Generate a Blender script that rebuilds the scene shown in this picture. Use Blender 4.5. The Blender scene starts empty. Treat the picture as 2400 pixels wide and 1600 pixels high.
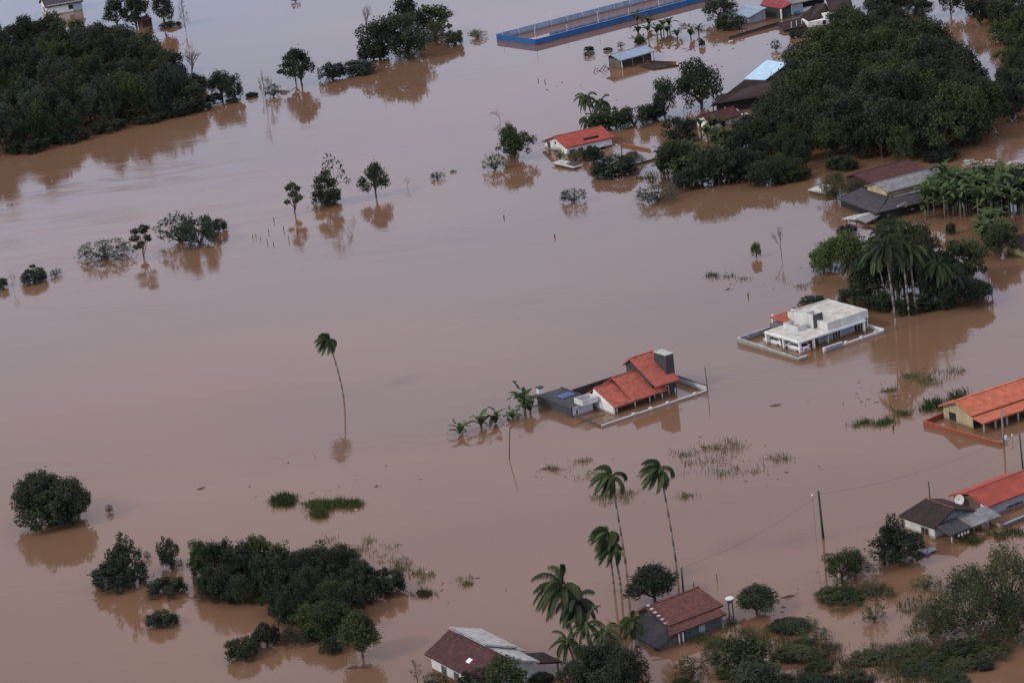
import bpy, math, random
import numpy as np
from mathutils import Vector, Euler
random.seed(7)
rng = np.random.default_rng(7)
sc = bpy.context.scene
C = sc.collection
R = math.radians
# ------------------------------------------------------------------ camera
CAM_H, FPX, PITCH, ROLL = 120.0, 6200.0, R(17.2), R(7.0)
_f = np.array([0, math.cos(PITCH), -math.sin(PITCH)])
_u0 = np.array([0, math.sin(PITCH), math.cos(PITCH)])
_r0 = np.array([1.0, 0, 0])
_rc = math.cos(ROLL)*_r0 - math.sin(ROLL)*_u0
_uc = math.sin(ROLL)*_r0 + math.cos(ROLL)*_u0
cd = bpy.data.cameras.new('camera')
cam = bpy.data.objects.new('camera', cd); C.objects.link(cam); sc.camera = cam
cd.sensor_width = 36; cd.lens = 36*FPX/2400; cd.clip_start = 1; cd.clip_end = 8000
from mathutils import Matrix
m = Matrix.Identity(4)
for i in range(3):
    m[i][0] = _rc[i]; m[i][1] = _uc[i]; m[i][2] = -_f[i]
m[2][3] = CAM_H
cam.matrix_world = m
# ------------------------------------------------------------------ sky, sun, exposure
SUN_EL, SUN_AZ = R(36), math.atan2(-0.93, -0.36)      # azimuth of the sun seen from above, as (x, y)
w = bpy.data.worlds.new('World'); sc.world = w; w.use_nodes = True
nt = w.node_tree; bg = nt.nodes['Background']
sky = nt.nodes.new('ShaderNodeTexSky'); sky.sky_type = 'NISHITA'; sky.sun_disc = False
sky.sun_elevation = SUN_EL; sky.sun_rotation = math.atan2(-0.93, -0.36)
sky.air_density = 1.0; sky.dust_density = 2.5; sky.ozone_density = 1.0
# thin, broken overcast over the clear sky
wtc = nt.nodes.new('ShaderNodeTexCoord'); wmp = nt.nodes.new('ShaderNodeMapping'); wmp.inputs['Scale'].default_value = (1, 1, 2.6)
wnz = nt.nodes.new('ShaderNodeTexNoise'); wnz.inputs['Scale'].default_value = 2.2; wnz.inputs['Detail'].default_value = 4; wnz.inputs['Roughness'].default_value = .5
wmr = nt.nodes.new('ShaderNodeMapRange'); wmr.inputs['From Min'].default_value = .3; wmr.inputs['From Max'].default_value = .7; wmr.inputs['To Min'].default_value = .5; wmr.inputs['To Max'].default_value = .95
wmx = nt.nodes.new('ShaderNodeMixRGB'); wmx.inputs[2].default_value = (8.9, 8.6, 10.6, 1)
wsx = nt.nodes.new('ShaderNodeSeparateXYZ'); wel = nt.nodes.new('ShaderNodeMapRange'); wel.inputs['From Min'].default_value = .14; wel.inputs['From Max'].default_value = .42
wcl = nt.nodes.new('ShaderNodeMixRGB'); wcl.inputs[1].default_value = (7.0, 9.5, 13.6, 1); wcl.inputs[2].default_value = (12.0, 10.5, 11.7, 1)
nt.links.new(wtc.outputs['Generated'], wsx.inputs[0]); nt.links.new(wsx.outputs['Z'], wel.inputs[0]); wn2 = nt.nodes.new('ShaderNodeTexNoise'); wn2.inputs['Scale'].default_value = 3.2; wn2.inputs['Detail'].default_value = 3; nt.links.new(wmp.outputs[0], wn2.inputs['Vector'])
wad = nt.nodes.new('ShaderNodeMath'); wad.operation = 'MULTIPLY_ADD'; wad.inputs[1].default_value = 1.3; wad.inputs[2].default_value = -.70; wad2 = nt.nodes.new('ShaderNodeMath'); wad2.operation = 'ADD'; wad2.use_clamp = True
nt.links.new(wn2.outputs[0], wad.inputs[0]); nt.links.new(wad.outputs[0], wad2.inputs[0]); nt.links.new(wel.outputs[0], wad2.inputs[1]); nt.links.new(wad2.outputs[0], wcl.inputs[0]); nt.links.new(wcl.outputs[0], wmx.inputs[2])
nt.links.new(wtc.outputs['Generated'], wmp.inputs[0]); nt.links.new(wmp.outputs[0], wnz.inputs['Vector']); nt.links.new(wnz.outputs[0], wmr.inputs[0])
nt.links.new(wmr.outputs[0], wmx.inputs[0]); nt.links.new(sky.outputs[0], wmx.inputs[1]); nt.links.new(wmx.outputs[0], bg.inputs[0]); bg.inputs[1].default_value = 0.10
sl = bpy.data.lights.new('sun', 'SUN'); sl.energy = 1.5; sl.angle = R(10); sl.color = (1, .93, .82)
so = bpy.data.objects.new('sun', sl); C.objects.link(so)
sv = Vector((-0.93*math.cos(SUN_EL), -0.36*math.cos(SUN_EL), math.sin(SUN_EL)))
so.rotation_euler = sv.to_track_quat('Z', 'Y').to_euler(); so.location = (0, 0, 300)
vs = sc.view_settings; vs.view_transform = 'Standard'; vs.look = 'None'; vs.gamma = 1; vs.use_curve_mapping = False
vs.exposure = 0
# ------------------------------------------------------------------ pixel (2400 x 1600 photograph) -> place
def ray(x, y): return _f + _rc*(x-1200)/FPX - _uc*(y-800)/FPX
O = np.array([0, 0, CAM_H])
def G(x, y, z=0.0):
    d = ray(x, y); return O + d*((z-CAM_H)/d[2])
def S(x, y):
    d = ray(x, y); return FPX*d[2]/(-CAM_H)
def upright(base, top):
    """base point on the water and a top point standing over it (same depth)"""
    P = G(*base); d = ray(*top); t = P[1]/d[1]; return P, O + d*t
class Frame:
    def __init__(s, F, Rp, z=0.0, zr=None):
        a = G(*F, z); b = G(*Rp, z if zr is None else zr); d = (b-a)[:2]
        s.len = float(np.linalg.norm(d)); s.ex = d/s.len; s.ey = np.array([-s.ex[1], s.ex[0]])
        s.o = a[:2]; s.rz = math.atan2(s.ex[1], s.ex[0])
    def turn(s, a):
        c, d = math.cos(a), math.sin(a); s.ex = np.array([s.ex[0]*c-s.ex[1]*d, s.ex[0]*d+s.ex[1]*c]); s.ey = np.array([-s.ex[1], s.ex[0]]); s.rz += a; return s
    def uv(s, P): q = P[:2]-s.o; return float(q@s.ex), float(q@s.ey)
    def loc(s, x, y, z=0.0): return s.uv(G(x, y, z))
    def onv(s, x, y, v):
        d = ray(x, y); t = (v - float((O[:2]-s.o)@s.ey))/float(d[:2]@s.ey); P = O+d*t
        return s.uv(P)[0], float(P[2])
    def onu(s, x, y, u):
        d = ray(x, y); t = (u - float((O[:2]-s.o)@s.ex))/float(d[:2]@s.ex); P = O+d*t
        return s.uv(P)[1], float(P[2])
    def w(s, u, v): return s.o + s.ex*u + s.ey*v
    def p3(s, x, y, z): u, v = s.loc(x, y, z); return (u, v, z)
# ------------------------------------------------------------------ materials
MATS = {}
def mat(name, col, rough=.8, var=.15, scale=1.5, col2=None, bump=0.0, bscale=8, metal=0, streak=False, spec=.3):
    if name in MATS: return MATS[name]
    m = bpy.data.materials.new(name); m.use_nodes = True; n = m.node_tree.nodes; l = m.node_tree.links
    b = n['Principled BSDF']; b.inputs['Roughness'].default_value = rough; b.inputs['Metallic'].default_value = metal
    b.inputs['Specular IOR Level'].default_value = spec
    tc = n.new('ShaderNodeTexCoord'); mp = n.new('ShaderNodeMapping'); l.new(tc.outputs['Object'], mp.inputs[0])
    if streak: mp.inputs['Scale'].default_value = (1, 1, .25)
    nz = n.new('ShaderNodeTexNoise'); nz.inputs['Scale'].default_value = scale; nz.inputs['Detail'].default_value = 6; nz.inputs['Roughness'].default_value = .65
    l.new(mp.outputs[0], nz.inputs['Vector'])
    rp = n.new('ShaderNodeValToRGB'); l.new(nz.outputs[0], rp.inputs[0])
    c2 = col2 or tuple(c*(1-var*2) for c in col)
    rp.color_ramp.elements[0].position = .32; rp.color_ramp.elements[1].position = .66
    rp.color_ramp.elements[0].color = (*c2, 1); rp.color_ramp.elements[1].color = (*[min(1, c*(1+var*.6)) for c in col], 1)
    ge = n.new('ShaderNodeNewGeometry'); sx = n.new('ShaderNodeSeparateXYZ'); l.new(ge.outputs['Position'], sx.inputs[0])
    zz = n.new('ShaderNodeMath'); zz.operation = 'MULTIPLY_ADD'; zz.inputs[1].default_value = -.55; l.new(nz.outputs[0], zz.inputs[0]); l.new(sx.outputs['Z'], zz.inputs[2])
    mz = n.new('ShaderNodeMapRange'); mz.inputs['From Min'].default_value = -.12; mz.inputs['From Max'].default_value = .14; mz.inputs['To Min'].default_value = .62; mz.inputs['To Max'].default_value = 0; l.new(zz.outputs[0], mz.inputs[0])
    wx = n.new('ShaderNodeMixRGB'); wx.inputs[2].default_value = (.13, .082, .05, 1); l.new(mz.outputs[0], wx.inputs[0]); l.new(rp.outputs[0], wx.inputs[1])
    l.new(wx.outputs[0], b.inputs['Base Color'])
    if bump:
        n2 = n.new('ShaderNodeTexNoise'); n2.inputs['Scale'].default_value = bscale; n2.inputs['Detail'].default_value = 4
        l.new(tc.outputs['Object'], n2.inputs['Vector'])
        bp = n.new('ShaderNodeBump'); bp.inputs['Strength'].default_value = bump; bp.inputs['Distance'].default_value = .05
        l.new(n2.outputs[0], bp.inputs['Height']); l.new(bp.outputs[0], b.inputs['Normal'])
    MATS[name] = m; return m
def leafmat(name, dark, light, trans=.25):
    if name in MATS: return MATS[name]
    m = bpy.data.materials.new(name); m.use_nodes = True; n = m.node_tree.nodes; l = m.node_tree.links
    n.remove(n['Principled BSDF'])
    at = n.new('ShaderNodeAttribute'); at.attribute_name = 'tint'
    oi = n.new('ShaderNodeObjectInfo')
    ad = n.new('ShaderNodeMath'); ad.operation = 'MULTIPLY_ADD'; ad.inputs[1].default_value = .75
    l.new(oi.outputs['Random'], ad.inputs[0])
    m2 = n.new('ShaderNodeMath'); m2.operation = 'MULTIPLY'; m2.inputs[1].default_value = .6; l.new(at.outputs['Fac'], m2.inputs[0])
    l.new(m2.outputs[0], ad.inputs[2])
    rp = n.new('ShaderNodeValToRGB'); l.new(ad.outputs[0], rp.inputs[0])
    rp.color_ramp.elements[0].color = (*dark, 1); rp.color_ramp.elements[1].color = (*light, 1)
    rp.color_ramp.elements[0].position = .05
    d = n.new('ShaderNodeBsdfDiffuse'); t = n.new('ShaderNodeBsdfTranslucent'); g = n.new('ShaderNodeBsdfGlossy'); g.inputs['Roughness'].default_value = .55
    g.inputs['Color'].default_value = (.5, .5, .5, 1)
    mx = n.new('ShaderNodeMixShader'); mx.inputs[0].default_value = trans
    mg = n.new('ShaderNodeMixShader'); mg.inputs[0].default_value = .02
    l.new(rp.outputs[0], d.inputs[0]); l.new(rp.outputs[0], t.inputs[0])
    l.new(d.outputs[0], mx.inputs[1]); l.new(t.outputs[0], mx.inputs[2])
    l.new(mx.outputs[0], mg.inputs[1]); l.new(g.outputs[0], mg.inputs[2])
    l.new(mg.outputs[0], n['Material Output'].inputs[0])
    MATS[name] = m; return m
L_DARK = leafmat('foliage dark', (.016, .024, .019), (.052, .068, .040))
L_MID = leafmat('foliage mid', (.018, .029, .018), (.066, .088, .036))
L_LIGHT = leafmat('foliage light', (.034, .060, .022), (.100, .145, .048))
L_GREY = leafmat('foliage grey', (.032, .044, .022), (.088, .104, .048))
L_BLUE = leafmat('foliage bluish', (.020, .034, .026), (.065, .085, .065))
L_PALM = leafmat('palm leaf', (.024, .042, .018), (.085, .12, .05))
L_BANANA = leafmat('banana leaf', (.024, .048, .020), (.085, .13, .055))
L_REED = leafmat('reed', (.05, .062, .03), (.13, .14, .065))
L_RAFT = leafmat('raft grass', (.035, .055, .022), (.10, .135, .05))
L_WEED = leafmat('brown weed', (.048, .056, .030), (.11, .12, .062))
L_DRY = leafmat('dry leaf', (.22, .16, .05), (.36, .27, .10))
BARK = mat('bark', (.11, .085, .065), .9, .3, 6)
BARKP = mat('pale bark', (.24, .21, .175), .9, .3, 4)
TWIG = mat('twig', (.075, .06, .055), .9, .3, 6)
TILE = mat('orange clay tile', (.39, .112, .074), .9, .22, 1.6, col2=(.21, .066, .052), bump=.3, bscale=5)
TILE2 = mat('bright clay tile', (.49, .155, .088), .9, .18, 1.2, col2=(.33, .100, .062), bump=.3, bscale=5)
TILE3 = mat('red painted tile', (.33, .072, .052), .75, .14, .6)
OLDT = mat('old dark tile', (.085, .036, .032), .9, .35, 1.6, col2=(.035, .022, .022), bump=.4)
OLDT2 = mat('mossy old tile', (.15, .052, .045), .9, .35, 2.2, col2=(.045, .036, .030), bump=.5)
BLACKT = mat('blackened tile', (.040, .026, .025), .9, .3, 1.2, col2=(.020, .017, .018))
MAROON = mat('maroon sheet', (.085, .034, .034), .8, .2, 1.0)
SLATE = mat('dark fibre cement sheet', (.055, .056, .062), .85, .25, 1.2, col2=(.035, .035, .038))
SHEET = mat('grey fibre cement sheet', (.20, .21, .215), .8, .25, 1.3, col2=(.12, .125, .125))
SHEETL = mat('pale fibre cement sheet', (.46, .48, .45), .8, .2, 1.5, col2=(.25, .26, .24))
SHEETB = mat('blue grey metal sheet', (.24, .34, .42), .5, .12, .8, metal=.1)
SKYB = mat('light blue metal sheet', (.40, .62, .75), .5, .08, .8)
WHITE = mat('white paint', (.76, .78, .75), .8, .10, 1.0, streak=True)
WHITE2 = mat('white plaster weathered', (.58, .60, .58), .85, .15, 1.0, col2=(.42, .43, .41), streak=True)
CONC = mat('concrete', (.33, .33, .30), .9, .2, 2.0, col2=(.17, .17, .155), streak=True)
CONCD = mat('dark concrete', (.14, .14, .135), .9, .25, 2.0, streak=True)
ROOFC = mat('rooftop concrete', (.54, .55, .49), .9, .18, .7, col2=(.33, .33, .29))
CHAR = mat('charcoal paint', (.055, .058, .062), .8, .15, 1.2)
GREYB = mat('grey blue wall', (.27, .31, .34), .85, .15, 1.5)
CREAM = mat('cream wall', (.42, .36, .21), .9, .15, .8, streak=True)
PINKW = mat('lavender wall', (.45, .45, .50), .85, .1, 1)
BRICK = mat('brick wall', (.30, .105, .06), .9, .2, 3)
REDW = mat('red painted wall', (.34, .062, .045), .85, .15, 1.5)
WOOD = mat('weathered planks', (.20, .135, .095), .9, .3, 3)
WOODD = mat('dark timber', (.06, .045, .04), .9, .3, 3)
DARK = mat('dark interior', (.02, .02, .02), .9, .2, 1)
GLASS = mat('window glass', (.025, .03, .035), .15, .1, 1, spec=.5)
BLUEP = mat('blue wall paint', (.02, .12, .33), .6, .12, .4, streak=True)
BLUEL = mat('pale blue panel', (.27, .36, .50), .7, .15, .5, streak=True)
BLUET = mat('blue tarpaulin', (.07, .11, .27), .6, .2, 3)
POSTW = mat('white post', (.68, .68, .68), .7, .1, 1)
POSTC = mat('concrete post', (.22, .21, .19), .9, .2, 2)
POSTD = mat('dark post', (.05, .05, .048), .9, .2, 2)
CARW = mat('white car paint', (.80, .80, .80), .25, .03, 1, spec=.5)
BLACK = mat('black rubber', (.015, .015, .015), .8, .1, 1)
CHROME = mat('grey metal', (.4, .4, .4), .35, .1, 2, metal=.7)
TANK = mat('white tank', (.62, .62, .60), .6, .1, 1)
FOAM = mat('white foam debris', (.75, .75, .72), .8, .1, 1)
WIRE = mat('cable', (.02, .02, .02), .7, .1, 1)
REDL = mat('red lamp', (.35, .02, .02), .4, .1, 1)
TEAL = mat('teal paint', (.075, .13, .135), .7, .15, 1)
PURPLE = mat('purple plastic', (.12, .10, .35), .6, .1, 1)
# flood water: opaque mud under a mirror film, ruffled in patches
def water_mat():
    m = bpy.data.materials.new('muddy flood water'); m.use_nodes = True; n = m.node_tree.nodes; l = m.node_tree.links
    b = n['Principled BSDF']; b.inputs['IOR'].default_value = 1.36
    ge = n.new('ShaderNodeNewGeometry')
    n1 = n.new('ShaderNodeTexNoise'); n1.inputs['Scale'].default_value = .012; n1.inputs['Detail'].default_value = 4
    mp1 = n.new('ShaderNodeMapping'); mp1.inputs['Rotation'].default_value = (0, 0, R(25)); mp1.inputs['Scale'].default_value = (.6, 2.0, 1)
    l.new(ge.outputs['Position'], mp1.inputs[0]); l.new(mp1.outputs[0], n1.inputs['Vector'])
    rp = n.new('ShaderNodeValToRGB'); l.new(n1.outputs[0], rp.inputs[0])
    rp.color_ramp.elements[0].position = .35; rp.color_ramp.elements[1].position = .7
    rp.color_ramp.elements[0].color = (.150, .092, .057, 1); rp.color_ramp.elements[1].color = (.182, .106, .061, 1)
    l.new(rp.outputs[0], b.inputs['Base Color'])
    # ruffle mask: where wind or current breaks the surface
    n2 = n.new('ShaderNodeTexNoise'); n2.inputs['Scale'].default_value = .02; n2.inputs['Detail'].default_value = 5; n2.inputs['Distortion'].default_value = .8
    l.new(mp1.outputs[0], n2.inputs['Vector'])
    r2 = n.new('ShaderNodeValToRGB'); l.new(n2.outputs[0], r2.inputs[0]); r2.color_ramp.elements[0].position = .52; r2.color_ramp.elements[1].position = .80
    pc = G(230, 500); vd = n.new('ShaderNodeVectorMath'); vd.operation = 'DISTANCE'; vd.inputs[1].default_value = tuple(pc)
    l.new(ge.outputs['Position'], vd.inputs[0]); mr = n.new('ShaderNodeMapRange'); mr.inputs['From Min'].default_value = 95; mr.inputs['From Max'].default_value = 25; l.new(vd.outputs['Value'], mr.inputs['Value'])
    n5 = n.new('ShaderNodeTexNoise'); n5.inputs['Scale'].default_value = .07; n5.inputs['Detail'].default_value = 5; n5.inputs['Distortion'].default_value = 1.0; l.new(mp1.outputs[0], n5.inputs['Vector'])
    r5 = n.new('ShaderNodeValToRGB'); r5.color_ramp.elements[0].position = .42; r5.color_ramp.elements[1].position = .62; l.new(n5.outputs[0], r5.inputs[0])
    m5 = n.new('ShaderNodeMath'); m5.operation = 'MULTIPLY'; l.new(r5.outputs[0], m5.inputs[0]); l.new(mr.outputs[0], m5.inputs[1])
    mxx = n.new('ShaderNodeMath'); mxx.operation = 'MAXIMUM'; l.new(r2.outputs[0], mxx.inputs[0]); l.new(m5.outputs[0], mxx.inputs[1]); r2o = mxx.outputs[0]
    rr = n.new('ShaderNodeMapRange'); rr.inputs['To Min'].default_value = .045; rr.inputs['To Max'].default_value = .20
    l.new(r2o, rr.inputs['Value']); l.new(rr.outputs[0], b.inputs['Roughness'])
    n3 = n.new('ShaderNodeTexNoise'); n3.inputs['Scale'].default_value = .55; n3.inputs['Detail'].default_value = 3
    mp3 = n.new('ShaderNodeMapping'); mp3.inputs['Rotation'].default_value = (0, 0, R(-12)); mp3.inputs['Scale'].default_value = (.55, 1.3, 1)
    l.new(ge.outputs['Position'], mp3.inputs[0]); l.new(mp3.outputs[0], n3.inputs['Vector'])
    n4 = n.new('ShaderNodeTexNoise'); n4.inputs['Scale'].default_value = .09; n4.inputs['Detail'].default_value = 4; n4.inputs['Distortion'].default_value = 1.2
    l.new(mp3.outputs[0], n4.inputs['Vector'])
    ad = n.new('ShaderNodeMath'); ad.operation = 'MULTIPLY_ADD'; ad.inputs[1].default_value = 2.2
    l.new(n4.outputs[0], ad.inputs[0]); l.new(n3.outputs[0], ad.inputs[2])
    bs = n.new('ShaderNodeMapRange'); bs.inputs['To Min'].default_value = .03; bs.inputs['To Max'].default_value = .55
    l.new(r2o, bs.inputs['Value'])
    bp = n.new('ShaderNodeBump'); bp.inputs['Distance'].default_value = .10
    l.new(bs.outputs[0], bp.inputs['Strength']); l.new(ad.outputs[0], bp.inputs['Height']); l.new(bp.outputs[0], b.inputs['Normal'])
    return m
# ------------------------------------------------------------------ objects
def link(o, parent=None):
    C.objects.link(o)
    if parent: o.parent = parent
    return o
def tag(o, label=None, cat=None, group=None, kind=None):
    if label: o['label'] = label
    if cat: o['category'] = cat
    if group: o['group'] = group
    if kind: o['kind'] = kind
    return o
def thing(name, label, cat, loc=(0, 0, 0), rz=0, group=None):
    o = bpy.data.objects.new(name, None); o.empty_display_size = .5; link(o); o.location = loc; o.rotation_euler = (0, 0, rz)
    return tag(o, label, cat, group)
def fthing(name, label, cat, fr, group=None): return thing(name, label, cat, (fr.o[0], fr.o[1], 0), fr.rz, group)
class MB:
    def __init__(s): s.v = []; s.f = []
    def add(s, v, f):
        k = len(s.v); s.v += [tuple(map(float, p)) for p in v]; s.f += [tuple(i+k for i in q) for q in f]; return s
    def box(s, x0, x1, y0, y1, z0, z1):
        return s.add([(x0,y0,z0),(x1,y0,z0),(x1,y1,z0),(x0,y1,z0),(x0,y0,z1),(x1,y0,z1),(x1,y1,z1),(x0,y1,z1)],
                     [(0,3,2,1),(4,5,6,7),(0,1,5,4),(1,2,6,5),(2,3,7,6),(3,0,4,7)])
    def slab(s, a, b, c, d, t):
        """quad a b c d, thickened downwards"""
        top = [a, b, c, d]; bot = [(p[0], p[1], p[2]-t) for p in top]
        return s.add(top+bot, [(0,1,2,3),(7,6,5,4),(0,4,5,1),(1,5,6,2),(2,6,7,3),(3,7,4,0)])
    def prism(s, poly, z0=None, tops=None):
        """vertical prism; poly (x,y), tops list of z"""
        k = len(poly); v = [(x, y, z0) for x, y in poly]+[(x, y, z) for (x, y), z in zip(poly, tops)]
        return s.add(v, [tuple(range(k-1, -1, -1)), tuple(range(k, 2*k))]+[(i, (i+1) % k, k+(i+1) % k, k+i) for i in range(k)])
    def tube(s, p, q, r0, r1=None, n=6):
        r1 = r0 if r1 is None else r1
        p = Vector(p); q = Vector(q); d = (q-p)
        if d.length < 1e-6: return s
        d.normalize(); a = d.orthogonal().normalized(); b = d.cross(a)
        v = [p+a*math.cos(t)*r0+b*math.sin(t)*r0 for t in [2*math.pi*i/n for i in range(n)]] + \
            [q+a*math.cos(t)*r1+b*math.sin(t)*r1 for t in [2*math.pi*i/n for i in range(n)]]
        return s.add(v, [(i, (i+1) % n, n+(i+1) % n, n+i) for i in range(n)]+[tuple(range(n-1, -1, -1)), tuple(range(n, 2*n))])
    def mesh(s, name):
        me = bpy.data.meshes.new(name); me.from_pydata(s.v, [], s.f); me.update(); return me
    def obj(s, name, m, parent=None, smooth=False, bevel=0):
        me = s.mesh(name); me.materials.append(m)
        if smooth: me.shade_smooth()
        o = bpy.data.objects.new(name, me); link(o, parent)
        if bevel:
            b = o.modifiers.new('bevel', 'BEVEL'); b.width = bevel; b.segments = 2; b.limit_method = 'ANGLE'
        return o
def roof(parent, a, b, c, d, m, kind='tile', name='roof_slope', t=.12, step=.38, wave=.34):
    """roof slope with eave a-b and top edge d-c; raised courses and rolls are real relief"""
    a, b, c, d = [np.array(p, float) for p in (a, b, c, d)]
    L = max(np.linalg.norm(b-a), np.linalg.norm(c-d)); H = max(np.linalg.norm(d-a), np.linalg.norm(c-b))
    nrm = np.cross(b-a, d-a); nrm /= np.linalg.norm(nrm)
    if nrm[2] < 0: nrm = -nrm
    mb = MB(); mb.slab(tuple(a-nrm*.02), tuple(b-nrm*.02), tuple(c-nrm*.02), tuple(d-nrm*.02), t)
    if kind == 'tile': ns, nc, amp, rise = int(L/wave)*3, max(2, int(H/step)), .04, .03
    elif kind == 'sheet': ns, nc, amp, rise = int(L/.4)*3, max(1, int(H/1.8)), .035, .03
    else: ns, nc, amp, rise = 1, 1, 0, 0
    ns = max(ns, 1); V = []; Fc = []
    for j in range(nc):
        for e, tt in ((0, j/nc), (1, (j+1)/nc)):
            for i in range(ns+1):
                s_ = i/ns; p = (a*(1-s_)+b*s_)*(1-tt)+(d*(1-s_)+c*s_)*tt
                wv = (0, 1, 1)[i % 3]*amp if amp else 0
                V.append(tuple(p+nrm*(wv+.02+(rise*(1-e)))))
    n1 = ns+1
    for j in range(nc):
        r0 = j*2*n1
        for i in range(ns): Fc.append((r0+i, r0+i+1, r0+n1+i+1, r0+n1+i))
        if j:
            q = r0-n1
            for i in range(ns): Fc.append((q+i, q+i+1, r0+i+1, r0+i))
    mb.add(V, Fc)
    return mb.obj(name, m, parent)
def ridgecap(parent, p, q, m, r=.11):
    return MB().tube(p, q, r, r, 6).obj('ridge_cap', m, parent)
def windowp(parent, face, at, c0, c1, z0, z1, fm=WHITE, gm=GLASS, bars=1, out=-1):
    """window on a wall plane: face 'v' (plane v=at) or 'u'; out = direction the wall faces"""
    fr = MB(); pa = MB(); t = .07
    def bx(mb, a0, a1, b0, b1, d0, d1):
        lo, hi = sorted((at+out*d0, at+out*d1))
        if face == 'v': mb.box(a0, a1, lo, hi, b0, b1)
        else: mb.box(lo, hi, a0, a1, b0, b1)
    bx(fr, c0-t, c1+t, z1, z1+t, 0, .06); bx(fr, c0-t, c1+t, z0-t, z0, 0, .08)
    bx(fr, c0-t, c0, z0, z1, 0, .06); bx(fr, c1, c1+t, z0, z1, 0, .06)
    for k in range(bars):
        x = c0+(c1-c0)*(k+1)/(bars+1); bx(fr, x-.025, x+.025, z0, z1, 0, .05)
    f = fr.obj('window', fm, parent)
    bx(pa, c0, c1, z0, z1, 0, .02); pa.obj('pane', gm, f)
    return f
def gable(parent, u0, u1, v0, v1, ze0, ze1, vr, zr, wm, ax='u', z0=-1.0):
    """house body with pitched top; ax='u': ridge runs along u"""
    mb = MB()
    if ax == 'u': pr = [(v0, z0), (v1, z0), (v1, ze1), (vr, zr), (v0, ze0)]; f = lambda t, p: (t, p[0], p[1]); a0, a1 = u0, u1
    else: pr = [(u0, z0), (u1, z0), (u1, ze1), (vr, zr), (u0, ze0)]; f = lambda t, p: (p[0], t, p[1]); a0, a1 = v0, v1
    mb.add([f(a0, p) for p in pr]+[f(a1, p) for p in pr], [(0,1,2,3,4), (9,8,7,6,5)]+[(i, (i+1) % 5, 5+(i+1) % 5, 5+i) for i in range(5)])
    return mb.obj('wall', wm, parent)
def shed(parent, fr, pts, m, kind='sheet', wm=None, shrink=.9, z0=-1, name='roof_slope', t=.08):
    """free roof quad from four pixel corners with heights: eave left, eave right, top right, top left"""
    P = [fr.p3(*p) for p in pts]
    r = roof(parent, *P, m, kind, name, t=t)
    if wm:
        cx = sum(p[0] for p in P)/4; cy = sum(p[1] for p in P)/4
        MB().prism([(cx+(p[0]-cx)*shrink, cy+(p[1]-cy)*shrink) for p in P], z0, [p[2]-.14 for p in P]).obj('wall', wm, parent)
    return P
# ------------------------------------------------------------------ water
wp = MB().add([(-2500, -600, 0), (2500, -600, 0), (2500, 5200, 0), (-2500, 5200, 0)], [(0, 1, 2, 3)]).obj('flood_water', water_mat())
tag(wp, 'brown flood water covering the whole valley floor', kind='structure')
# ------------------------------------------------------------------ foliage prototypes (radius 1, height 1)
def leaves_mesh(name, cent, nor, size, tint, m, asp=1.3, zl=.6):
    n = len(cent); nor = nor/np.linalg.norm(nor, axis=1)[:, None]
    a = np.cross(nor, rng.normal(size=(n, 3))); a /= np.linalg.norm(a, axis=1)[:, None]; b = np.cross(nor, a)
    s = size*rng.uniform(.6, 1.3, n); a *= (s*asp)[:, None]; b *= s[:, None]
    a[:, 2] *= zl; b[:, 2] *= zl
    V = np.stack([cent-a, cent-b*.8, cent+a, cent+b*.8], 1).reshape(-1, 3)
    me = bpy.data.meshes.new(name); me.vertices.add(4*n); me.vertices.foreach_set('co', V.ravel().astype(np.float32))
    me.loops.add(4*n); me.loops.foreach_set('vertex_index', np.arange(4*n, dtype=np.int32))
    me.polygons.add(n); me.polygons.foreach_set('loop_start', np.arange(0, 4*n, 4, dtype=np.int32))
    me.update(calc_edges=True)
    at = me.attributes.new('tint', 'FLOAT', 'POINT'); at.data.foreach_set('value', np.repeat(tint, 4).astype(np.float32))
    me.materials.append(m); return me
def clumps_mesh(name, cl, per, size, zs=1.0, m=L_DARK, up=.35):
    """cl: clump rows (x, y, z, radius)"""
    c = []; nn = []; t = []
    for (x, y, z, r) in cl:
        k = max(8, int(per*(r/.3)**1.6)); d = rng.normal(size=(k, 3)); d /= np.linalg.norm(d, axis=1)[:, None]
        q = r*rng.uniform(.3, 1.0, k)**.5*np.where(rng.random(k) < .14, rng.uniform(1.1, 1.45, k), 1)
        lump = 1+.25*np.sin(d[:, 0]*5+x*9)*np.sin(d[:, 1]*5+y*7)+.15*rng.normal(size=k)
        p = np.array([x, y, z])+d*(q*lump)[:, None]*np.array([1, 1, zs])
        p = p[(p[:, 2] > .0)]; dd = d[:len(p)]
        c.append(p); nn.append(rng.normal(size=(len(p), 3))*.7+dd*.5+np.array([0, 0, up]))
        t.append(np.clip(rng.normal(.5, .16, len(p))+rng.normal(0, .22), 0, 1))
    return leaves_mesh(name, np.concatenate(c), np.concatenate(nn), size, np.concatenate(t), m)
def limbs_mesh(name, base, tips, r0, m, fork=.45, wob=.05):
    """trunk that forks into tapering limbs"""
    mb = MB(); top = Vector((base[0], base[1], fork)); b = Vector((base[0], base[1], -.08))
    mid = (b+top)/2+Vector((random.uniform(-wob, wob), random.uniform(-wob, wob), 0))
    mb.tube(b, mid, r0*1.15, r0*.9, 6); mb.tube(mid, top, r0*.9, r0*.75, 6)
    for t in tips:
        t = Vector(t[:3]); h = random.uniform(.4, 1.0); s = b.lerp(top, h) if t.z > fork*h else b.lerp(top, .55)
        m1 = s.lerp(t, .5)+Vector((random.uniform(-wob, wob), random.uniform(-wob, wob), random.uniform(0, wob)*1.5))
        mb.tube(s, m1, r0*.45, r0*.3, 5); mb.tube(m1, t, r0*.3, r0*.08, 4)
    me = mb.mesh(name); me.materials.append(m); return me
PROTO = {}
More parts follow.
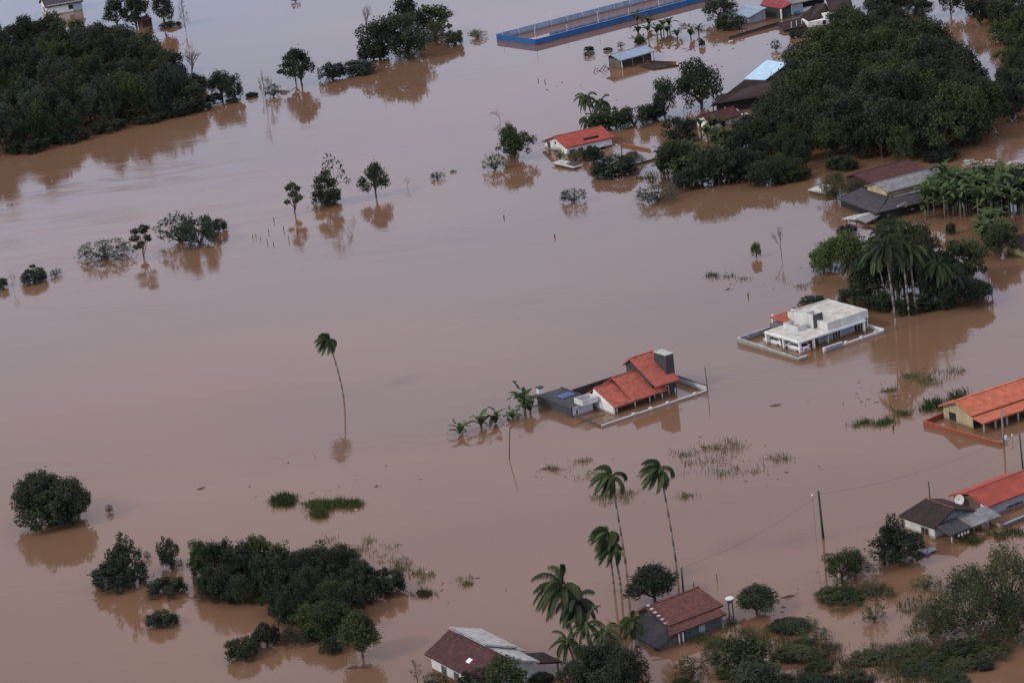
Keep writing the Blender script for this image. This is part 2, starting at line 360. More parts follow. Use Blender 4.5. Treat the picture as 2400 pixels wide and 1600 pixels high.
def proto_dense(k, ncl=42, per=150, size=.045, zlo=.30, flat=1.0, skew=0):
    cl = []
    lob = [(random.uniform(-.45, .45), random.uniform(-.45, .45), random.uniform(.45, .72)) for _ in range(4)]
    for i in range(ncl):
        a = random.uniform(0, 2*math.pi); h = random.uniform(0, 1)**.8; rr = random.uniform(.35, 1)**.5
        prof = math.sin(math.pi*min(.97, max(.12, .18+h*.8)))**.6
        L = random.choice(lob); x = .62*rr*prof*math.cos(a)+L[0]*.45; y = .62*rr*prof*math.sin(a)+L[1]*.45
        z = zlo*.5+(.88-zlo*.5)*h*(.86+.14*math.sin(3*a+k))+(L[2]-.6)*.2
        cl.append((x*1.08+skew*z, y*1.08, min(z, .90), random.uniform(.11, .25)))
    return clumps_mesh('crown', cl, per, size, .62), limbs_mesh('trunk', (0, 0), cl[::4], .05, BARK, .3)
def proto_clumpy(k, ncl=11, per=260, size=.045, zlo=.35, rr=(.18, .30), spread=.72, fork=.4, m=L_DARK, bm=BARK, zs=.55, r0=.045):
    cl = []
    for i in range(ncl):
        a = 2.4*i+random.uniform(-.5, .5)+k; h = (i+.5)/ncl; z = zlo+(.93-zlo)*h
        q = spread*(1-.75*h**2)*random.uniform(.55, 1.05)
        cl.append((q*math.cos(a), q*math.sin(a), z, random.uniform(*rr)))
    return clumps_mesh('crown', cl, per, size, zs, m), limbs_mesh('trunk', (0, 0), cl, r0, bm, fork)
def proto_bush(k, ncl=38, per=150, size=.043, spiky=.0):
    cl = []
    for i in range(ncl):
        a = random.uniform(0, 2*math.pi); q = random.uniform(0, 1)**.5*.82
        top = (1-q**2)**.5*random.uniform(.65, 1.0)+.05
        for zz in (top*.85, top*.4):
            cl.append((q*math.cos(a), q*math.sin(a), zz, random.uniform(.10, .22)*(1.0 if spiky == 0 else .7)))
    me = clumps_mesh('crown', cl, per, size, .8)
    return me, limbs_mesh('trunk', (0, 0), [c for c in cl[::3]], .03, TWIG, .08)
def bare_mesh(name, m, depth=5, seed=1, spread=.55, r0=.028):
    rd = random.Random(seed); mb = MB()
    def br(p, d, L, r, k):
        q = p+d*L; mb.tube(p, q, r, r*.7, 5 if k > 2 else 3)
        if k == 0: return
        for _ in range(3 if k > 1 else 2):
            nd = (d+Vector((rd.uniform(-1, 1), rd.uniform(-1, 1), rd.uniform(-.35, .6)))*spread).normalized()
            br(q, nd, L*rd.uniform(.62, .85), r*.62, k-1)
    br(Vector((0, 0, -.1)), Vector((0, 0, 1)), .38, r0, depth)
    zs = max(v[2] for v in mb.v); xs = max(max(abs(v[0]), abs(v[1])) for v in mb.v)
    mb.v = [(v[0]/xs, v[1]/xs, v[2]/zs if v[2] > 0 else v[2]) for v in mb.v]
    me = mb.mesh(name); me.materials.append(m); return me
PROTO['big'] = [proto_dense(k, 64, 260, .028) for k in range(4)]
PROTO['dense'] = [proto_dense(k, 46, 210, .033) for k in range(4)]
PROTO['cone'] = [proto_dense(k, 44, 190, .034, .1, skew=.05) for k in range(2)]
PROTO['open'] = [proto_clumpy(k, 15, 330, .034) for k in range(4)]
PROTO['tiered'] = [proto_clumpy(k, 8, 260, .04, .3, (.2, .32), .72, .3, zs=.3) for k in range(3)]
PROTO['wispy'] = [proto_clumpy(k+5, 13, 45, .038, .3, (.13, .22), .7, .45, r0=.022) for k in range(3)]
PROTO['willow'] = [proto_clumpy(k+2, 64, 230, .021, .15, (.14, .26), .88, .3, m=L_GREY, zs=.6, r0=.02) for k in range(3)]
PROTO['dome'] = [proto_clumpy(k, 30, 330, .032, .42, (.22, .32), .62, .35, zs=.6) for k in range(2)]
PROTO['bush'] = [proto_bush(k) for k in range(5)]
PROTO['spiky'] = [proto_bush(k, 46, 46, .042, 1) for k in range(4)]
PROTO['bare'] = [(None, bare_mesh('trunk', TWIG, 5, 3+k, .6)) for k in range(3)]
PROTO['barebush'] = [(None, bare_mesh('trunk', TWIG, 5, 13+k, 1.0, .018)) for k in range(2)]
def normalise(pair, q=97.5):
    cm, tm = pair
    if cm is None: return
    co = np.empty(len(cm.vertices)*3, np.float32); cm.vertices.foreach_get('co', co); co = co.reshape(-1, 3)
    mx, my = np.median(co[:, 0])*.5, np.median(co[:, 1])*.5
    rx = np.percentile(np.hypot(co[:, 0]-mx, co[:, 1]-my), q); zt = np.percentile(co[:, 2], 99.6)
    for me in (cm, tm):
        if me is None: continue
        c = np.empty(len(me.vertices)*3, np.float32); me.vertices.foreach_get('co', c); c = c.reshape(-1, 3)
        c[:, 0] = (c[:, 0]-mx)/rx; c[:, 1] = (c[:, 1]-my)/rx; c[:, 2] = np.where(c[:, 2] > 0, c[:, 2]/zt, c[:, 2]); me.vertices.foreach_set('co', c.ravel()); me.update()
for _k, _v in PROTO.items():
    for _p in _v: normalise(_p)
_cnt = {}
def plant(kind, P, r, h, name, label, cat, group=None, m=None, rot=None, lean=None):
    i = _cnt.get(kind, random.randrange(9)); _cnt[kind] = i+1
    cm, tm = PROTO[kind][i % len(PROTO[kind])]
    o = thing(name, label, cat, (P[0], P[1], 0), random.uniform(0, 6.28) if rot is None else rot, group)
    o.scale = (r, r, h)
    for me, nm in ((tm, 'trunk'), (cm, 'crown')):
        if me is None: continue
        c = bpy.data.objects.new(nm, me); link(c, o)
        if nm == 'crown' and m is not None and me.materials[0] is not m:
            c.material_slots[0].link = 'OBJECT'; c.material_slots[0].material = m
    return o
def leanpx(x): return .122-(x-1200)*.00004
def T(kind, x0, y0, x1, y1, label, name='tree', cat='tree', base=None, group=None, m=None):
    """tree or bush that fills the given box of the photograph"""
    s = S((x0+x1)/2, y1); rp = (x1-x0)/2
    if base is None:
        lowc = kind in ('bush', 'spiky', 'barebush')
        by = y1-(.26 if lowc else .16)*rp; bx = (x0+x1)/2+leanpx(x0)*(by-y0)*.5
    else: bx, by = base
    P, Q = upright((bx, by), (bx, y0)); s = S(bx, by)
    h = max(.3, Q[2]-(.10*rp/s if kind in ('bush',) else .05*rp/s))
    return plant(kind, P, rp/s*(1.02 if kind != 'bush' else .98), h, name, label, cat, group, m)
# palms ---------------------------------------------------------------
def frond(parent, at, az, el, L, wind, m, dens=26, droop=1.0, wl=.55, lw=.085):
    c = []; a_ = Vector((math.cos(az)*math.cos(el), math.sin(az)*math.cos(el), math.sin(el))); p = Vector(at)
    mb = MB(); n = 9; pts = [p.copy()]; d = a_.copy()
    for i in range(n):
        d = (d+Vector(wind)*.15+Vector((0, 0, -.27*droop))).normalized(); p = p+d*(L/n); pts.append(p.copy())
    for i in range(n): mb.tube(pts[i], pts[i+1], .035*(1-i/n)+.012, .035*(1-(i+1)/n)+.010, 3)
    for k in range(dens):
        t = .12+.88*k/dens; i = min(n-1, int(t*n)); q = pts[i].lerp(pts[i+1], t*n-i); dd = (pts[i+1]-pts[i]).normalized()
        side = dd.cross(Vector((0, 0, 1)));  side = side.normalized() if side.length > .05 else Vector((1, 0, 0))
        for sg in (-1, 1):
            ll = wl*math.sin(math.pi*min(.95, t*.8+.15))**.6*random.uniform(.8, 1.15)
            v1 = q+(side*sg*.62+dd*.55+Vector((0, 0, .05)))*ll*.5+Vector(wind)*.10
            v2 = v1+(side*sg*.12+dd*.35+Vector((0, 0, -1.0)))*ll*.75+Vector(wind)*.20
            w_ = dd*lw
            mb.add([q-w_, q+w_, v1+w_, v1-w_], [(0, 1, 2, 3)]); mb.add([v1-w_, v1+w_, v2], [(0, 1, 2)])
    me = mb.mesh('frond'); at_ = me.attributes.new('tint', 'FLOAT', 'POINT'); tv = random.uniform(.1, .9)
    at_.data.foreach_set('value', np.clip(rng.normal(tv, .15, len(mb.v)), 0, 1).astype(np.float32)); me.materials.append(m)
    o = bpy.data.objects.new('frond', me); link(o, parent); return o
def palm(base, top, label, L=2.6, nf=15, wind=(-1.15, -.2, 0), m=L_PALM, tr=.13, group=None, name='palm_tree', bm=BARKP, low=None, dens=52, wl=.8, lw=.05, messy=.45):
    L *= 1.12; nf = int(nf*1.35)
    P, Q = upright(base, top); o = thing(name, label, 'palm', (P[0], P[1], 0), 0, group)
    t = Vector(Q-P); mb = MB(); n = 7
    prev = Vector((0, 0, -1))
    for i in range(1, n+1):
        s_ = i/n; cur = Vector((t.x*s_**1.6, 0, t.z*s_)); mb.tube(prev, cur, tr*(1.15-.35*(i-1)/n), tr*(1.15-.35*i/n), 8); prev = cur
    mb.obj('trunk', bm, o, True)
    MB().tube(t, t+Vector((0, 0, .5)), tr*1.3, tr*.5, 6).obj('crownshaft', L_PALM if m is not L_DARK else m, o)
    for k in range(nf):
        az = 2.39996*k; el = R(78)-R(100)*(k/nf)+R(random.uniform(-22, 22))*messy
        frond(o, t+Vector((0, 0, .35)), az+random.uniform(-.6, .6)*messy, el, L*random.uniform(1-.3*messy, 1.08), wind, m, dens, 1+random.uniform(-.3, .5)*messy, wl, lw)
    return o
# bananas -------------------------------------------------------------
def banana_leaf(seed, L=2.3):
    rd = random.Random(seed); mb = MB(); n = 7; p = Vector((0, 0, 0)); el = R(rd.uniform(55, 80)); V = []
    w0 = .30
    for i in range(n+1):
        t = i/n; wd = w0*math.sin(math.pi*min(.97, max(.06, t**.8)))**.6+.02
        V += [p+Vector((0, -wd, wd*.35)), p.copy(), p+Vector((0, wd, wd*.35))]
        d = Vector((math.cos(el), 0, math.sin(el))); p = p+d*(L/n); el -= R(rd.uniform(10, 20))
    Fc = []
    for i in range(n):
        a = 3*i
        if rd.random() < .9: Fc.append((a, a+1, a+4, a+3))
        if rd.random() < .9: Fc.append((a+1, a+2, a+5, a+4))
    mb.add(V, Fc); me = mb.mesh('leaf'); at = me.attributes.new('tint', 'FLOAT', 'POINT')
    at.data.foreach_set('value', np.full(len(mb.v), rd.uniform(.1, 1), np.float32)); me.materials.append(L_BANANA); return me
BLEAF = [banana_leaf(k) for k in range(6)]
_st = MB(); _st.tube((0, 0, -1.2), (0, 0, 1.0), .16, .11, 7); BSTEM = _st.mesh('stem'); BSTEM.materials.append(mat('banana stem', (.15, .15, .11), .85, .3, 4, col2=(.05, .045, .03)))
def banana(bx, by, h, label, group=None, n=8, sc_=1.0, m=None, stem=True):
    P = G(bx, by); o = thing('banana_plant', label, 'banana plant', (P[0], P[1], 0), random.uniform(0, 6.28), group)
    if stem and h > .2:
        s_ = bpy.data.objects.new('stem', BSTEM); link(s_, o); s_.scale = (sc_, sc_, h)
    for k in range(n):
        l = bpy.data.objects.new('leaf', random.choice(BLEAF)); link(l, o); l.location = (0, 0, max(h, .02)-.02)
        q = sc_*random.uniform(.75, 1.1); l.scale = (q, q*1.1, q)
        l.rotation_euler = (0, R(-26+44*(k/n))+R(random.uniform(-12, 12)), 2.39996*k+random.uniform(-.3, .3))
        if m: l.material_slots[0].link = 'OBJECT'; l.material_slots[0].material = m
    return o
# reeds and floating plants (stuff) -------------------------------------
def reeds(name, polys, n, h, label, m=L_REED, clump=9, wd=.035, spread=.5, cat=None, uni=False):
    """polys: list of pixel ellipses (cx, cy, rx, ry, weight)"""
    tot = sum(p[4] for p in polys); V = []; T_ = []
    for (cx, cy, rx, ry, wt) in polys:
        sub = [(random.gauss(0, .45), random.gauss(0, .45), random.uniform(.04, .22)) for _ in range(max(4, int(rx*ry/70)))]
        for _ in range(max(1, int(n*.8*wt/tot/clump))):
            g = random.choice(sub) if random.random() < .8 and not uni else (random.uniform(-.5, .5), random.uniform(-.5, .5), .3)
            P = G(cx+rx*(g[0]+random.gauss(0, g[2]*.8)), cy+ry*(g[1]+random.gauss(0, g[2]))); tv = random.uniform(0, 1); hh = h*.8*random.uniform(.3, 1.15)
            for _ in range(clump):
                x = P[0]+random.gauss(0, spread); y = P[1]+random.gauss(0, spread); b = random.uniform(0, 6.28); hb = hh*random.uniform(.4, 1.1)
                lx, ly = random.gauss(-.1, .35)*hb, random.gauss(0, .35)*hb; c, s_ = math.cos(b)*wd, math.sin(b)*wd
                V += [(x-c, y-s_, -.05), (x+c, y+s_, -.05), (x+lx*.5+c*.9, y+ly*.5+s_*.9, hb*.65), (x+lx, y+ly, hb)]; T_ += [min(1, max(0, tv+random.gauss(0, .15)))]*4
    V = np.array(V, np.float32); k = len(V)//4
    me = bpy.data.meshes.new(name); me.vertices.add(len(V)); me.vertices.foreach_set('co', V.ravel())
    me.loops.add(4*k); me.loops.foreach_set('vertex_index', np.arange(4*k, dtype=np.int32)); me.polygons.add(k)
    me.polygons.foreach_set('loop_start', np.arange(0, 4*k, 4, dtype=np.int32)); me.update(calc_edges=True)
    at = me.attributes.new('tint', 'FLOAT', 'POINT'); at.data.foreach_set('value', np.array(T_, np.float32)); me.materials.append(m)
    o = bpy.data.objects.new(name, me); link(o); return tag(o, label, cat, kind='stuff')
def pole(base, top, label, r=.13, m=POSTC, name='utility_pole', cat='pole', group=None, arm=None, cap=None):
    P, Q = upright(base, top); o = thing(name, label, cat, (P[0], P[1], 0), 0, group); t = Vector(Q-P)
    MB().tube((0, 0, -1), t, r, r*.75, 8).obj('shaft', m, o, True)
    if arm: MB().tube(t+Vector((-arm, 0, -.35)), t+Vector((arm, .1, -.35)), .05, .05, 4).obj('crossarm', m, o)
    if cap and abs(za-zb) < .06: MB().tube(t+Vector((0, 0, -.1)), t+Vector((0, 0, .25)), cap, cap, 8).obj('cap', m, o)
    o['top'] = list(Q); return Q
def boxat(fr, parent, name, m, *b, bevel=0): return MB().box(*b).obj(name, m, parent, bevel=bevel)

# ================================================================== BUILDINGS
def wall_run(parent, u0, v0, u1, v1, z1, z1b=None, t=.15, n=1, m=CONC, cap=None, name='wall_panel', z0=-1):
    """straight wall split into n panels along its length"""
    z1b = z1 if z1b is None else z1b; d = np.array([u1-u0, v1-v0]); L = np.linalg.norm(d); d /= L; q = np.array([-d[1], d[0]])*t/2
    for k in range(n):
        a = k/n; b = (k+1)/n-(.02/L if k < n-1 else 0); A = np.array([u0, v0])+d*L*a; B = np.array([u0, v0])+d*L*b
        za = z1+(z1b-z1)*a; zb = z1+(z1b-z1)*b
        MB().prism([tuple(A-q), tuple(B-q), tuple(B+q), tuple(A+q)], z0, [za, zb, zb, za]).obj(name, m, parent)
        if cap: MB().prism([tuple(A-q*1.6), tuple(B-q*1.6), tuple(B+q*1.6), tuple(A+q*1.6)], min(za, zb)+.003, [za+.07, zb+.07, zb+.07, za+.07]).obj('coping', cap, parent)

def gable_house(name, label, fr, zE, ridge_px, tip_px, Lr, roofm, wallm, kind='tile', iu=.5, iv=.5, zw=.0, back=True, extra=0, cat='house', drop=None):
    """ridge along u; eave line is the frame's u axis at height zE"""
    th = fthing(name, label, cat, fr)
    vr, zr = fr.onu(*ridge_px, 0); vb, zb = fr.onu(*tip_px, 0)
    print(name, 'L', round(Lr, 1), 'ridge', round(vr, 2), round(zr, 2), 'back eave', round(vb, 2), round(zb, 2))
    roof(th, (0, 0, zE), (Lr, 0, zE), (Lr, vr, zr), (0, vr, zr), roofm, kind)
    roof(th, (Lr, vb, zb), (0, vb, zb), (0, vr, zr), (Lr, vr, zr), roofm, kind)
    ridgecap(th, (0, vr, zr+.08), (Lr, vr, zr+.08), roofm)
    s0 = (zr-zE)/vr; s1 = (zr-zb)/(vb-vr)
    gable(th, iu, Lr-iu, iv, vb-iv, zE+s0*iv-.16, zb+s1*iv-.16, vr, zr-.16, wallm)
    return th, vr, zr, vb, zb

# ---- house with red tile roofs and dark tower (the middle of the flood)
fr = Frame((1409.6, 1001), (1657.5, 914.4), 0, .25)
th = fthing('flooded_house', 'flooded red tiled house with a charcoal tower and grey flat roofed annex', 'house', fr)
ug, vg = fr.loc(1440.5, 971.5); apv, apz = fr.onu(1389, 912, ug); tlv, tlz = fr.onu(1379.7, 919, ug); ev, ez = fr.onu(1439.5, 956, ug)
print('M', fr.len, ug, vg, 'apex', apv, apz, 'left', tlv, tlz, 'eave', ev, ez)
# roofs 1,2: eave in plane v = ev
u1a, _ = fr.onv(1439.5, 954.6, ev); u1b, _ = fr.onv(1483.5, 939.7, ev); u2b, z2 = fr.onv(1565, 919, ev-.15)
rv, rz_ = fr.onu(1391.8, 910.7, u1a)
r2v, r2z = fr.onu(1433, 886.4, u1b-.2)
print(' roof1', u1a, u1b, u2b, z2, 'ridge', rv, rz_, r2v, r2z)
V = {}
roof(th, (u1a, ev, ez), (u1b+.2, ev, ez), (u1b+.2, rv, rz_), (u1a, rv, rz_), TILE)
roof(th, (u1b+.2, rv+2.2, rz_-1.2), (u1a, rv+2.2, rz_-1.2), (u1a, rv, rz_), (u1b+.2, rv, rz_), TILE)
z2e = ez+.18
roof(th, (u1b-.1, ev-.2, z2e), (u2b, ev-.2, z2e), (u2b, r2v, r2z), (u1b-.1, r2v, r2z), TILE)
roof(th, (u2b, r2v+2.6, r2z-1.4), (u1b-.1, r2v+2.6, r2z-1.4), (u1b-.1, r2v, r2z), (u2b, r2v, r2z), TILE)
# roof 3
v3 = ev-.5
u3a, z3e = fr.onv(1536.8, 907, v3); u3b, z3b = fr.onv(1593, 887.3, v3); r3v, r3z = fr.onu(1475, 841.5, u3a); l3v, l3z = fr.onu(1457.3, 855.5, u3a)
print(' roof3', u3a, z3e, u3b, z3b, 'ridge', r3v, r3z, 'left', l3v, l3z)
roof(th, (u3a, v3, z3e), (u3b, v3, z3e), (u3b, r3v, r3z), (u3a, r3v, r3z), TILE)
roof(th, (u3b, l3v, l3z), (u3a, l3v, l3z), (u3a, r3v, r3z), (u3b, r3v, r3z), TILE)
for a_, b_, v_, z_ in ((u1a, u1b, rv, rz_), (u1b, u2b, r2v, r2z), (u3a, u3b, r3v, r3z)): ridgecap(th, (a_, v_, z_+.09), (b_, v_, z_+.09), TILE, .13)
# gable wall with curved shoulder, bodies
mb = MB(); pr = [(vg, -1), (tlv+.9, -1), (tlv+.9, apz-1.3)] + [(tlv+.9-(tlv+.9-rv)*math.sin(t), apz-1.3+1.3*(1-math.cos(t))) for t in (R(25), R(50), R(75))] + [(rv, rz_-.05), (vg, ez+.0)]
k = len(pr); mb.add([(ug-.12, p, q) for p, q in pr]+[(ug+.16, p, q) for p, q in pr], [tuple(range(k)), tuple(range(2*k-1, k-1, -1))]+[(i, (i+1) % k, k+(i+1) % k, k+i) for i in range(k)])
mb.obj('gable_wall', WHITE, th)
gable(th, ug+.2, u3a+.3, ev+1.5, rv+1.8, ez-.1, ez-.1, rv, rz_-.3, CHAR)
gable(th, u3a+.3, u3b-.5, ev+.8, l3v-.6, z3e+.3, l3z+.3, r3v, r3z-.25, CHAR)
tu0, tv0 = fr.loc(1559.3, 834, r3z+1.0)
# tower: its faces fix the position
tz = r3z+.55; tA = fr.loc(1559.3, 834, tz); tB = fr.loc(1578, 828.4, tz); tC = fr.loc(1530.3, 825.5, tz)
print(' tower', tA, tB, tC, tz)
tu0, tv0 = tA; tu1 = tu0+max(1.2, tB[0]-tA[0]); tv1 = tv0+max(1.5, tC[1]-tA[1])
MB().box(tu0, tu1, tv0, tv1, -1, tz).obj('tower', CHAR, th)
cp = MB(); e = .06
for b in ((tu0-e, tu1+e, tv0-e, tv0+.14), (tu0-e, tu1+e, tv1-.14, tv1+e), (tu0-e, tu0+.14, tv0+.145, tv1-.145), (tu1-.14, tu1+e, tv0+.145, tv1-.145)): cp.box(*b, tz+.003, tz+.12)
cp.obj('tower_coping', SHEETL, th)
MB().box(tu0+.15, tu1-.15, tv0+.15, tv1-.15, tz+.002, tz+.05).obj('tower_lid', SHEETL, th)
for uu in (u1a+.5, u1b+.4, (u1b+u2b)/2, u2b-.8, u3b-.5):
    MB().box(uu-.06, uu+.06, ev+.1, ev+.22, -1, ez-.05).obj('veranda_post', POSTW, th)
windowp(th, 'v', ev+.8, u3b-3.6, u3b-1.2, -.3, 1.3, POSTW, GLASS, 0)
# annex
a1u, a1v = fr.loc(1347, 977); a0u, a0v = fr.loc(1254, 951); _, za = fr.onu(1347, 954.6, a1u); bu, bv = fr.loc(1394.6, 964)
cu, cv = fr.loc(1305.8, 904, za); du, dv = fr.loc(1398, 934, za)
print(' annex', (a1u, a1v), (a0u, a0v), za, (bu, bv), (cu, cv), (du, dv))
au = (a1u+a0u)/2; av0, av1 = a1v, a0v
MB().box(au, au+.2, av0, av1, -1, za).obj('side_wall', CHAR, th)
MB().box(au+.203, bu, av0+.02, av0+3, -1, za-.2).obj('wall', PINKW, th)
MB().box(au+.203, cu-.3, av0+3.003, av1-.01, -1, za-.2).obj('wall', CHAR, th)
MB().box(au+.203, du, av0-.15, av0+3.2, za-.197, za-.05).obj('flat_roof', SLATE, th)
MB().box(au+.203, cu, av0+3.203, av1, za-.197, za-.05).obj('flat_roof', SLATE, th)
MB().box(au+.21, du+.03, av0-.22, av0-.153, za-.2, za+.03).obj('fascia', SHEETL, th)
MB().box(cu-.12, cu, av0+3.3, av1-.1, za-.045, za+.12).obj('parapet', CHAR, th)
cc = fr.loc(1366, 950, za+.1); w1 = MB(); U, W_ = cc
for b in ((U, U+2.6, W_, W_+.12), (U, U+2.6, W_+2.0, W_+2.12), (U, U+.12, W_+.123, W_+1.997), (U+2.48, U+2.6, W_+.123, W_+1.997)): w1.box(*b, za-.04, za+.75)
w1.obj('water_tank_parapet', WHITE2, th)
windowp(th, 'v', av0+.02, au+.75, au+1.1, .25, .95, WHITE, GLASS, 0)
ch = fr.loc(1258, 921, za); MB().box(ch[0]-.1, ch[0]+.7, ch[1]-.8, ch[1]-.1, -.5, za+.75).obj('chimney', WHITE, th)
MB().box(ch[0]-.2, ch[0]+.8, ch[1]-.9, ch[1]+.0, za+.85, za+.95).obj('chimney_cap', CHAR, th)
MB().box(ch[0]-.0, ch[0]+.6, ch[1]-.7, ch[1]-.2, za+.753, za+.848).obj('chimney_throat', DARK, th)
tp = fr.loc(1325, 926, za)
tar = thing('tarpaulin', 'blue tarpaulin lying on the grey annex flat roof', 'tarpaulin', (*fr.w(*tp), 0), fr.rz)
mb = MB(); gx, gy = 9, 7
mb.add([(i*.30-1.2, j*.3-1, za+.03+.07*abs(math.sin(i*1.7+j*2.1))) for i in range(gx) for j in range(gy)], [(i*gy+j, (i+1)*gy+j, (i+1)*gy+j+1, i*gy+j+1) for i in range(gx-1) for j in range(gy-1)])
mb.obj('sheet', BLUET, tar)
# lot wall
lw = fthing('boundary_wall', 'low white coped wall around the red tiled house with the dark tower', 'wall', fr)
Lm = fr.len
wall_run(lw, 0, 0, Lm, 0, .26, .26, .16, 8, WHITE2, POSTW)
wall_run(lw, 0, .2, a1u, a1v-.2, .30, .35, .16, 2, CHAR)
bw = fr.loc(1342, 913.5, 1.4); bw2 = fr.loc(1475, 867.6, 1.4); print(' backwall', bw, bw2)
wall_run(lw, bw[0], bw[1], bw2[0], bw[1], 1.4, 1.4, .16, 5, CHAR, SLATE)
wall_run(lw, bw2[0]+.1, bw[1], Lm, bw[1], 1.2, 1.0, .16, 4, CHAR, SLATE)
wall_run(lw, Lm, .2, Lm, bw[1]-.2, .9, .9, .16, 3, WHITE2, CHAR)
for q in (.30, .46, .62, .88): MB().box(Lm*q-.22, Lm*q+.22, -.16, .16, -1, .52).obj('pillar', POSTW, lw)
for i, (x, y, a) in enumerate(((1372, 984, .2), (1392, 987, .1), (1418, 990, .35), (1434, 985, .15), (1398, 978, .0), (1452, 985, .4))):
    P = G(x, y); d = thing('fallen_plank', 'pale loose planks afloat inside the low wall by the white gable', 'plank', (P[0], P[1], .05), fr.rz+a, 'planks floating by the white gable')
    MB().box(-1.4, 1.4, -.10, .10, -.04, .05).obj('board', SHEETL if i % 2 else WOOD, d)

# ---- modern white house
fr = Frame((1872.7, 801), (2029, 748.6), 1.95)
th = fthing('flat_roofed_house', 'white modern flat roofed house with carport and grey brick tower', 'house', fr)
zs = 1.95; Ls = fr.len; Wl = fr.loc(1786.6, 778.5, zs)[1]
print('L', Ls, Wl)
MB().box(0, Ls, 0, Wl, zs-.30, zs).obj('canopy_slab', WHITE, th)
MB().box(.25, Ls-.3, .25, Wl-.25, zs+.003, zs+.02).obj('roof_deck', ROOFC, th)
PV = Wl
for (u, v) in ((.12, .12), (.12, Wl*.47), (.12, Wl-.35), (2.7, .12), (Ls-.4, .12)):
    MB().box(u, u+.32, v, v+.3, -1, zs-.303).obj('pillar', WHITE, th)
hb = fr.onv(1930, 800, 1.3)[0]; print(' wall start', hb)
MB().box(4.6, Ls-.5, 1.3, Wl+1.5, -1, zs-.303).obj('wall', GREYB, th)
MB().box(2.9, 4.59, 2.2, Wl-.5, -1, zs-.303).obj('brick_wall', BRICK, th)
for px, w_ in ((1956, 1.5), (2008, 1.9)):
    uu = fr.onv(px, 790, 1.3)[0]; windowp(th, 'v', 1.3, uu-.4, uu-.4+w_, .0, 1.2 if px > 1990 else 1.35, WHITE, GLASS, 2)
ub = fr.loc(1939, 773, zs)[0]; vb_ = fr.loc(1939, 773, zs)[1]; tz2 = fr.onu(1939, 757, ub)[1]
bz = zs+1.2
A = fr.loc(1901, 713, bz); B_ = fr.loc(1937, 702, bz); D_ = fr.loc(2029, 724, bz); Fp = fr.loc(1939, 757, bz)
print(' parapet box', ub, vb_, A, B_, D_, Fp)
pu0, pv0 = Fp; pu1 = D_[0]; pv1 = max(A[1], B_[1])
mb = MB(); t = .18
for b in ((pu0, pu1, pv0, pv0+t), (pu0, pu1, pv1-t, pv1), (pu0, pu0+t, pv0+t+.003, pv1-t-.003), (pu1-t, pu1, pv0+t+.003, pv1-t-.003)): mb.box(*b, zs+.003 if b[3] < Wl+1 else 0, bz)
mb.obj('parapet', WHITE2, th)
MB().box(pu0+t+.01, pu1-t-.01, pv0+t+.01, pv1-t-.01, zs+.024, bz-.2).obj('roof_deck', ROOFC, th)
if pv1 > Wl: MB().box(pu0+.01, pu1-.01, Wl+1.503, pv1-.01, -1, zs).obj('wall', WHITE2, th)
# tower
tz = zs+2.1; T1 = fr.loc(1904.5, 739, tz); T2 = fr.loc(1928, 731.7, tz); T0 = fr.loc(1883, 733.6, tz); print(' tower', T0, T1, T2)
tu, tv = T1; tw = T2[0]-T1[0]; tl = max(1.2, T0[1]-T1[1])
mb = MB()
for b in ((tu, tu+tw, tv+.05, tv+.2), (tu, tu+tw, tv+tl-.15, tv+tl), (tu, tu+.15, tv+.2, tv+tl-.15), (tu+tw-.15, tu+tw, tv+.2, tv+tl-.15)): mb.box(*b, zs+.025, tz)
mb.obj('tower', WHITE2, th)
MB().box(tu+.12, tu+tw+.02, tv-.02, tv+.047, zs+.03, tz+.03).obj('tower_cladding', mat('grey brick', (.10, .095, .09), .9, .25, 3), th)
B1 = fr.loc(1868, 766, zs+.8); B2 = fr.loc(1893, 759, zs+.8); B0 = fr.loc(1832.5, 758, zs+.8); print(' low box', B0, B1, B2)
mb = MB(); b0, b1, c0, c1 = B1[0], B2[0], B1[1], B0[1]
for b in ((b0, b1, c0, c0+.15), (b0, b1, c1-.15, c1), (b0, b0+.15, c0+.153, c1-.153), (b1-.15, b1, c0+.153, c1-.153)): mb.box(*b, zs+.025, zs+.8)
mb.obj('roof_box', WHITE2, th)
MB().box(b0+.6, b0+1.1, c0+.5, c0+1.3, zs+.03, zs+.6).obj('brick_kiln', BRICK, th)
# red roof at the back left
sh = shed(th, fr, ((1838, 757, 2.0), (1902, 733, 2.0), (1899, 712, 2.7), (1803, 743, 2.7)), TILE, 'tile')
P0 = [fr.p3(1803, 743, 2.7), fr.p3(1838, 757, 2.0)]
q = fr.loc(1809, 760, 1.0); MB().box(q[0], q[0]+.3, q[1]-.3, q[1], -1, 2.45).obj('pillar', WHITE, th)
MB().box(b0+.4, b0+3.0, Wl+.3, P0[0][1]-.4, -1, 1.9).obj('wall', CONCD, th)
tk = fr.loc(1860, 727, 2.7); wt = thing('water_tank', 'small white round water tank on the red roof of the modern house', 'tank', (*fr.w(*tk), 0), fr.rz)
MB().tube((0, 0, 2.2), (0, 0, 3.05), .45, .40, 12).obj('drum', TANK, wt, True); MB().tube((0, 0, 3.053), (0, 0, 3.12), .42, .3, 12).obj('lid', CONCD, wt, True)
